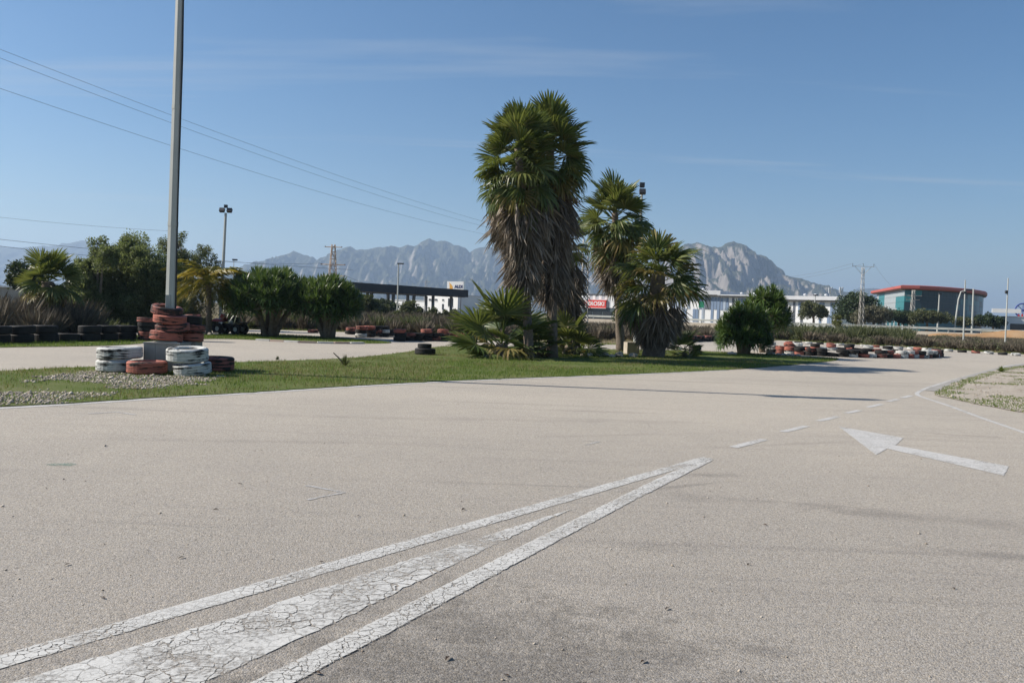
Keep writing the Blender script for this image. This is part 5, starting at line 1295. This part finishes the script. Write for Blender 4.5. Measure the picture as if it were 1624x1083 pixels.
# striped warehouse in two wings
def striped(label, pa, pb, Ya, Yb, ytop, yroof, npan, seed, extra=False):
    a = P(pa, 480, Ya); b = P(pb, 480, Yb); L, rz = basis(a, b); rg = random.Random(seed)
    zr = P((pa + pb) / 2, yroof, (Ya + Yb) / 2).z; zt = P((pa + pb) / 2, ytop, (Ya + Yb) / 2).z
    t = thing('striped_warehouse', label, 'warehouse', (a.x, a.y, 0), rz)
    mb = MB(); mb.box((L / 2, 10, zr / 2), (L, 20, zr)); part(mb, 'wall', M_WHITE, t)
    mb = MB(); mb.box((L / 2, 9.5, (zr + zt) / 2 + 0.01), (L + 1.0, 22.0, zt - zr)); part(mb, 'roof_band', M_ROOFW, t)
    mb = MB(); mb.box((L / 2, 9.6, zr - 0.16), (L + 0.4, 21.2, 0.3)); part(mb, 'eave_trim', M_GREYPAN, t)
    for k in range(npan):
        c = rg.choice((0, 1, 1, 2, 2, 3))
        if c == 0: continue
        x = L * (k + 0.5) / npan; hi = rg.random() < 0.6; h0 = zr * (0.5 if hi else 0.06); h1 = zr * (0.93 if hi or rg.random() < 0.5 else 0.5)
        mb = MB(); mb.box((x, -0.06, (h0 + h1) / 2), (L / npan * 0.82, 0.12, h1 - h0)); part(mb, 'wall_panel', (M_BLUEPAN, M_BLUEPAN, M_GREYPAN, plain('light_blue_panel', (0.4, 0.47, 0.56), None, 0.3, 0.5))[c], t)
    for k in range(3):
        mb = MB(); mb.lathe([(0.0, 0.95), (0.5, 0.8), (0.55, 0.45), (0.32, 0.4), (0.32, 0.0)], 10); part(mb, 'roof_vent', M_ROOFW, t, True, loc=(L * (0.25 + 0.2 * k), 5, zt))
    return t, L
t1, L1 = striped('white striped warehouse between the drooping palm and the yuccas, left wing', 1040, 1142, 264, 252, 460.5, 467, 22, 3)
t2, L2 = striped('striped warehouse middle wing with flat roof behind the yuccas', 1142.5, 1245, 252, 241, 468, 470, 22, 4)
t3, L3 = striped('striped warehouse right wing with pale roof band, beside the dark pine', 1245.5, 1330, 241, 231, 470, 476, 20, 5)
gx = P(1113, 483, 248)
gs = thing('green_sign', 'small green sign board on the striped warehouse front', 'sign', (gx.x, 248.5, 0), R(-20)); 
mb = MB(); mb.box((0, 0, gx.z), (1.6, 0.2, 1.9)); part(mb, 'board', M_SIGNGREEN, gs)
for sx in (-1, 1):
    mb = MB(); mb.tube([(sx * 0.6, 0.2, 0), (sx * 0.6, 0.2, gx.z + 0.5)], 0.08, 6); part(mb, 'post', M_STEEL, gs)
for k, (x, l) in enumerate(((1317, 'antenna mast with white panels left of the two beside the warehouse'), (1334, 'antenna mast with white panels right of the two beside the warehouse'))):
    top = P(x, 456, 280); t = thing('antenna_mast', l, 'antenna', (top.x, 280, 0), 0, 'antenna masts behind the warehouse')
    mb = MB(); mb.tube([(0, 0, 0), (0, 0, top.z)], 0.12, 8); part(mb, 'pole', M_STEEL, t)
    for sx in (-1, 1):
        mb = MB(); mb.box((sx * 0.45, -0.2, top.z - 0.9), (0.42, 0.25, 2.0)); part(mb, 'antenna_panel', M_WHITE, t)

# red-roofed glass building
def gp2(px, Y): v = P(px, 480, Y); return Vector((v.x, Y))
plan = [gp2(1391, 252), gp2(1434.5, 214), gp2(1462, 213), gp2(1490, 215), gp2(1515, 219.5), gp2(1534, 225), gp2(1548, 232), gp2(1557, 240), gp2(1559, 250), gp2(1540, 262)]
zt = P(1434.5, 459.5, 214).z; zroof = P(1434.5, 452.5, 214).z
ctr = sum(plan, Vector((0, 0))) / len(plan)
gbld = thing('glass_building', 'teal glass building with thick red overhanging roof at right', 'building', (ctr.x, ctr.y, 0))
mb = MB(); mb.prism([((p - ctr) * 0.985) for p in plan], 0, zt - 0.05); part(mb, 'core', M_TEALWALL, gbld)
rp = [ctr + (p - ctr) * 1.0 + (p - ctr).normalized() * 2.6 for p in plan]
rp[0] = gp2(1380, 255)
mb = MB(); n_ = len(rp)
lo = [(p - ctr) for p in rp]; hi = [(p - ctr) * 0.97 for p in rp]
tilt = lambda p: 0.0
vs = [(p.x * 0.97, p.y * 0.97, zt + 0.05) for p in lo] + [(p.x, p.y, zt + 0.35) for p in lo] + [(p.x, p.y, zroof - 0.15) for p in lo] + [(p.x, p.y, zroof) for p in hi]
fs = [(r * n_ + i, r * n_ + (i + 1) % n_, (r + 1) * n_ + (i + 1) % n_, (r + 1) * n_ + i) for r in range(3) for i in range(n_)] + [tuple(range(3 * n_, 4 * n_)), tuple(range(n_ - 1, -1, -1))]
mb.add(vs, fs); mb.m[-1] = 1
part(mb, 'roof', [M_REDROOF, M_SOFFIT], gbld)
ROWS = 7; rgb = random.Random(9); hrow = (zt - 0.1) / ROWS; seg = [(plan[i], plan[i + 1]) for i in range(len(plan) - 2)]
tl = 0
mbq = MB(); mbq.box((0.5, 0, 0.5), (0.98, 0.14, 0.97)); me_gl = [mbq.mesh('glass_panel', g_) for g_ in GLASS]
for si, (a, b) in enumerate(seg):
    Ls = (b - a).length; nc = max(2, round(Ls / 1.75)); ang = math.atan2((b - a).y, (b - a).x)
    for r_ in range(ROWS):
        k = 0
        while k < nc:
            s_ = (tl + k * 1.75)
            v = fbm(np.array([s_ * 0.16 + 3]), np.array([r_ * 0.55 + 1.5]), 2, 8)[0]
            g_ = 2 if v > 0.6 else (1 if v < 0.42 else 0)
            if si == 0:
                g_ = 3 if (v < 0.36 and r_ > 2) or (r_ <= 2 and k % 3 == 0) else (0 if r_ > 2 else 1)
            p = a.lerp(b, k / nc) - ctr
            link('glass_panel', me_gl[g_], gbld, (p.x * 1.005, p.y * 1.005, r_ * hrow + 0.04), (0, 0, ang), (Ls / nc, 1, hrow)); k += 1
    tl += Ls
# shop sign and park at the right edge
sgp = P(1596, 493, 150); wbd = 40 / FPX * 150
ws = thing('white_signboard', 'plain white horizontal signboard at the far right', 'sign', (sgp.x, 150, 0), R(-20))
mb = MB(); mb.box((0, 0, sgp.z), (wbd, 0.25, 0.75)); part(mb, 'board', M_WHITE, ws)
mb = MB(); mb.tube([(0.1, 0.3, 0), (0.1, 0.3, sgp.z)], 0.12, 8); part(mb, 'post', M_STEEL, ws)
fp = P(1622, 503, 230); fbd = thing('fairground_hall', 'low white hall with big blue ring emblem at the right edge', 'building', (fp.x, 230, 0), R(-18))
zh = P(1622, 503, 230).z
mb = MB(); mb.box((1.5, 6, zh / 2), (11, 12, zh)); part(mb, 'wall', M_WHITE, fbd)
mb = MB(); mb.box((1.5, 6, zh + 0.08), (11.4, 12.4, 0.16)); part(mb, 'roof', M_ROOFW, fbd)
mb = MB(); mb.box((1.5, -0.03, zh * 0.4), (9, 0.1, zh * 0.45)); part(mb, 'window_band', M_WINDOW, fbd)
mb = MB(); ring = [(1.9 * math.cos(a), 0, 1.9 * math.sin(a)) for a in [2 * PI * k / 24 for k in range(25)]]
mb.tube(ring, 0.2, 6, 0, False)
for k in range(4): a = PI * k / 4; mb.tube([(-1.9 * math.cos(a), 0, -1.9 * math.sin(a)), (1.9 * math.cos(a), 0, 1.9 * math.sin(a))], 0.1, 5)
part(mb, 'ring_emblem', plain('emblem_blue', (0.04, 0.07, 0.3), None, 0.4, 0.4), fbd, loc=(0, 0.2, zh + 1.9))
mb = MB()
for k in range(5): mb.box((-1.6 + k * 0.85, 0, 0), (0.4, 0.15, 0.75 if k % 2 else 0.5))
part(mb, 'red_lettering', M_SIGNRED, fbd, loc=(0.6, -0.02, zh + 0.5))
# white roof glimpsed at the far left
wr = P(15, 456, 120); t = thing('long_shed', 'long white shed roof beyond the scrub at far left', 'shed', (wr.x, 120, 0))
mb = MB(); mb.box((0, 4, wr.z / 2), (14, 8, wr.z)); part(mb, 'wall', M_CONC, t)
mb = MB(); mb.box((0, 4, wr.z + 0.12), (14.5, 8.6, 0.24)); part(mb, 'roof', M_WHITE, t)

# ------------------------------------------------------------------ mountains
def m_rock(name):
    m, t, b = nodes(name); q = NT(t); o = q.obj()
    ge_ = q.n('ShaderNodeNewGeometry'); sx = q.n('ShaderNodeSeparateXYZ'); t.links.new(ge_.outputs['Normal'], sx.inputs[0])
    st_ = q.noise(q.mapping(o, (1, 1, 0.3)), 0.026, 10, 0.74)
    rock_ = q.ramp(st_, [(0.3, (0.17, 0.145, 0.12)), (0.5, (0.32, 0.285, 0.245)), (0.7, (0.42, 0.375, 0.32))])
    veg = q.ramp(q.noise(o, 0.02, 7, 0.7), [(0.35, (0.045, 0.055, 0.028)), (0.65, (0.1, 0.1, 0.06))])
    f = q.math('ADD', sx.outputs['Z'], q.math('MULTIPLY', q.math('SUBTRACT', q.noise(o, 0.008, 7, 0.7), 0.5), 1.1))
    q.put(b.inputs['Base Color'], q.mix(q.ramp(f, [(0.5, 0.0), (0.72, 1.0)]), rock_, veg))
    b.inputs['Roughness'].default_value = 0.95; b.inputs['Specular IOR Level'].default_value = 0.1
    q.bump(b, q.noise(q.mapping(o, (1, 1, 0.45)), 0.035, 9, 0.75), 1.0, 22.0)
    return m
M_MTN = m_rock('limestone_mountain')
def mountain(name, prof, Y, depth, seed, gully=1.0, cols=420, rows=110, cliff=0.55):
    xs = np.array([p[0] for p in prof], float); ys = np.array([p[1] for p in prof], float)
    px = np.linspace(xs[0], xs[-1], cols); py = np.interp(px, xs, ys) 
    py += (fbm(px * 0.09, px * 0 + seed, 4, seed) - 0.5) * 7 * np.clip((py.max() - py) / 40, 0, 1)
    top = [P(a, b, Y) for a, b in zip(px, py)]
    X = np.array([v.x for v in top]); H = np.maximum(np.array([v.z for v in top]), 0.0)
    v = np.linspace(-1, 0.6, rows); Vv, Xx = np.meshgrid(v, X, indexing='ij'); Hh = np.broadcast_to(H, Vv.shape)
    u = np.clip(-Vv, 0, 1)                      # 0 ridge .. 1 foot
    back = np.clip(Vv / 0.6, 0, 1)
    Yy = Y + Vv * depth
    base = (1 - u) ** 1.35 * cliff + (1 - u) ** 3.2 * (1 - cliff)
    base = np.where(Vv > 0, (1 - back) ** 1.3, base)
    sc = 1.0 / (0.10 * Y)
    rid = 1 - np.abs(2 * fbm(Xx * sc * 2.4 + 0.35 * fbm(Xx * sc * 3, Yy * sc * 3, 3, seed + 3), Yy * sc * 1.1, 6, seed) - 1)
    fine = fbm(Xx * sc * 17 + 2 * fbm(Xx * sc * 5, Yy * sc * 5, 2, seed), Yy * sc * 6, 5, seed + 7)
    amp = np.sin(PI * np.clip(u, 0, 1) ** 0.6) * 0.9
    Z = Hh * (base + gully * amp * ((rid - 0.72) * 0.5 + (fine - 0.5) * 0.42))
    Z = np.minimum(Z, Hh * (1 - 0.55 * u)) if True else Z
    Z = Z - 3.0 * (u > 0.99)
    Z = np.where((u >= 0.999) | (back >= 0.999), -3.0, Z)
    idx = np.arange(rows * cols).reshape(rows, cols)
    F = np.stack([idx[:-1, :-1], idx[:-1, 1:], idx[1:, 1:], idx[1:, :-1]], -1).reshape(-1, 4)
    o = npmesh(name, np.stack([Xx, Yy, Z], -1).reshape(-1, 3), F, M_MTN, None, False)
    return tag(o, kind='structure')
mountain('mountain_range', [(300, 470), (350, 452), (380, 436), (400, 419), (430, 410), (455, 402), (466, 398), (478, 403), (496, 407), (502, 413), (520, 405), (540, 394), (556, 391), (566, 396), (590, 394), (620, 390), (650, 390.5), (662, 390), (672, 383), (682, 379.5), (692, 384),
         (706, 383), (722, 388), (738, 391), (745, 400), (756, 394), (768, 392), (800, 396), (850, 398), (900, 402), (950, 412), (1000, 430), (1060, 455), (1100, 480)], 4600, 1700, 3)
mountain('rocky_peak', [(900, 485), (950, 462), (1000, 430), (1050, 402), (1085, 388), (1105, 384.5), (1122, 388), (1138, 391), (1152, 387), (1164, 383), (1176, 388), (1188, 396), (1196, 402), (1206, 404), (1220, 418), (1232, 430), (1240, 436), (1262, 441), (1290, 449), (1320, 457), (1345, 463), (1380, 480), (1400, 492)], 3200, 900, 5, 1.15, 420, 110, 0.75)
mountain('far_mountain', [(-260, 420), (-160, 402), (-60, 393), (0, 391), (40, 392), (70, 390), (100, 385), (128, 380.5), (150, 384), (190, 398), (240, 415), (300, 436), (380, 455), (460, 475)], 6000, 1500, 7, 0.7, 260, 60)
mountain('far_mountain', [(1270, 490), (1320, 470), (1360, 459), (1380, 455), (1400, 458), (1440, 470), (1500, 490), (1560, 508)], 5500, 1100, 8, 0.7, 160, 50)

# ------------------------------------------------------------------ the air between
HAZE = 0.00018
hx0, hx1, hy0, hy1, hz0, hz1 = -9400, 9400, -400, 11400, -4.5, 480.0
mb = MB(); mb.box(((hx0 + hx1) / 2, (hy0 + hy1) / 2, (hz0 + hz1) / 2), (hx1 - hx0, hy1 - hy0, hz1 - hz0))
mh = bpy.data.materials.new('haze'); mh.use_nodes = True; th = mh.node_tree; th.nodes.clear()
ho = th.nodes.new('ShaderNodeOutputMaterial'); hv = th.nodes.new('ShaderNodeVolumePrincipled')
hv.inputs['Color'].default_value = (0.56, 0.75, 1.0, 1); hv.inputs['Density'].default_value = HAZE; hv.inputs['Anisotropy'].default_value = 0.2
th.links.new(hv.outputs[0], ho.inputs['Volume'])
tag(part(mb, 'haze', mh), 'pale blue haze over the whole valley', 'haze', kind='stuff')
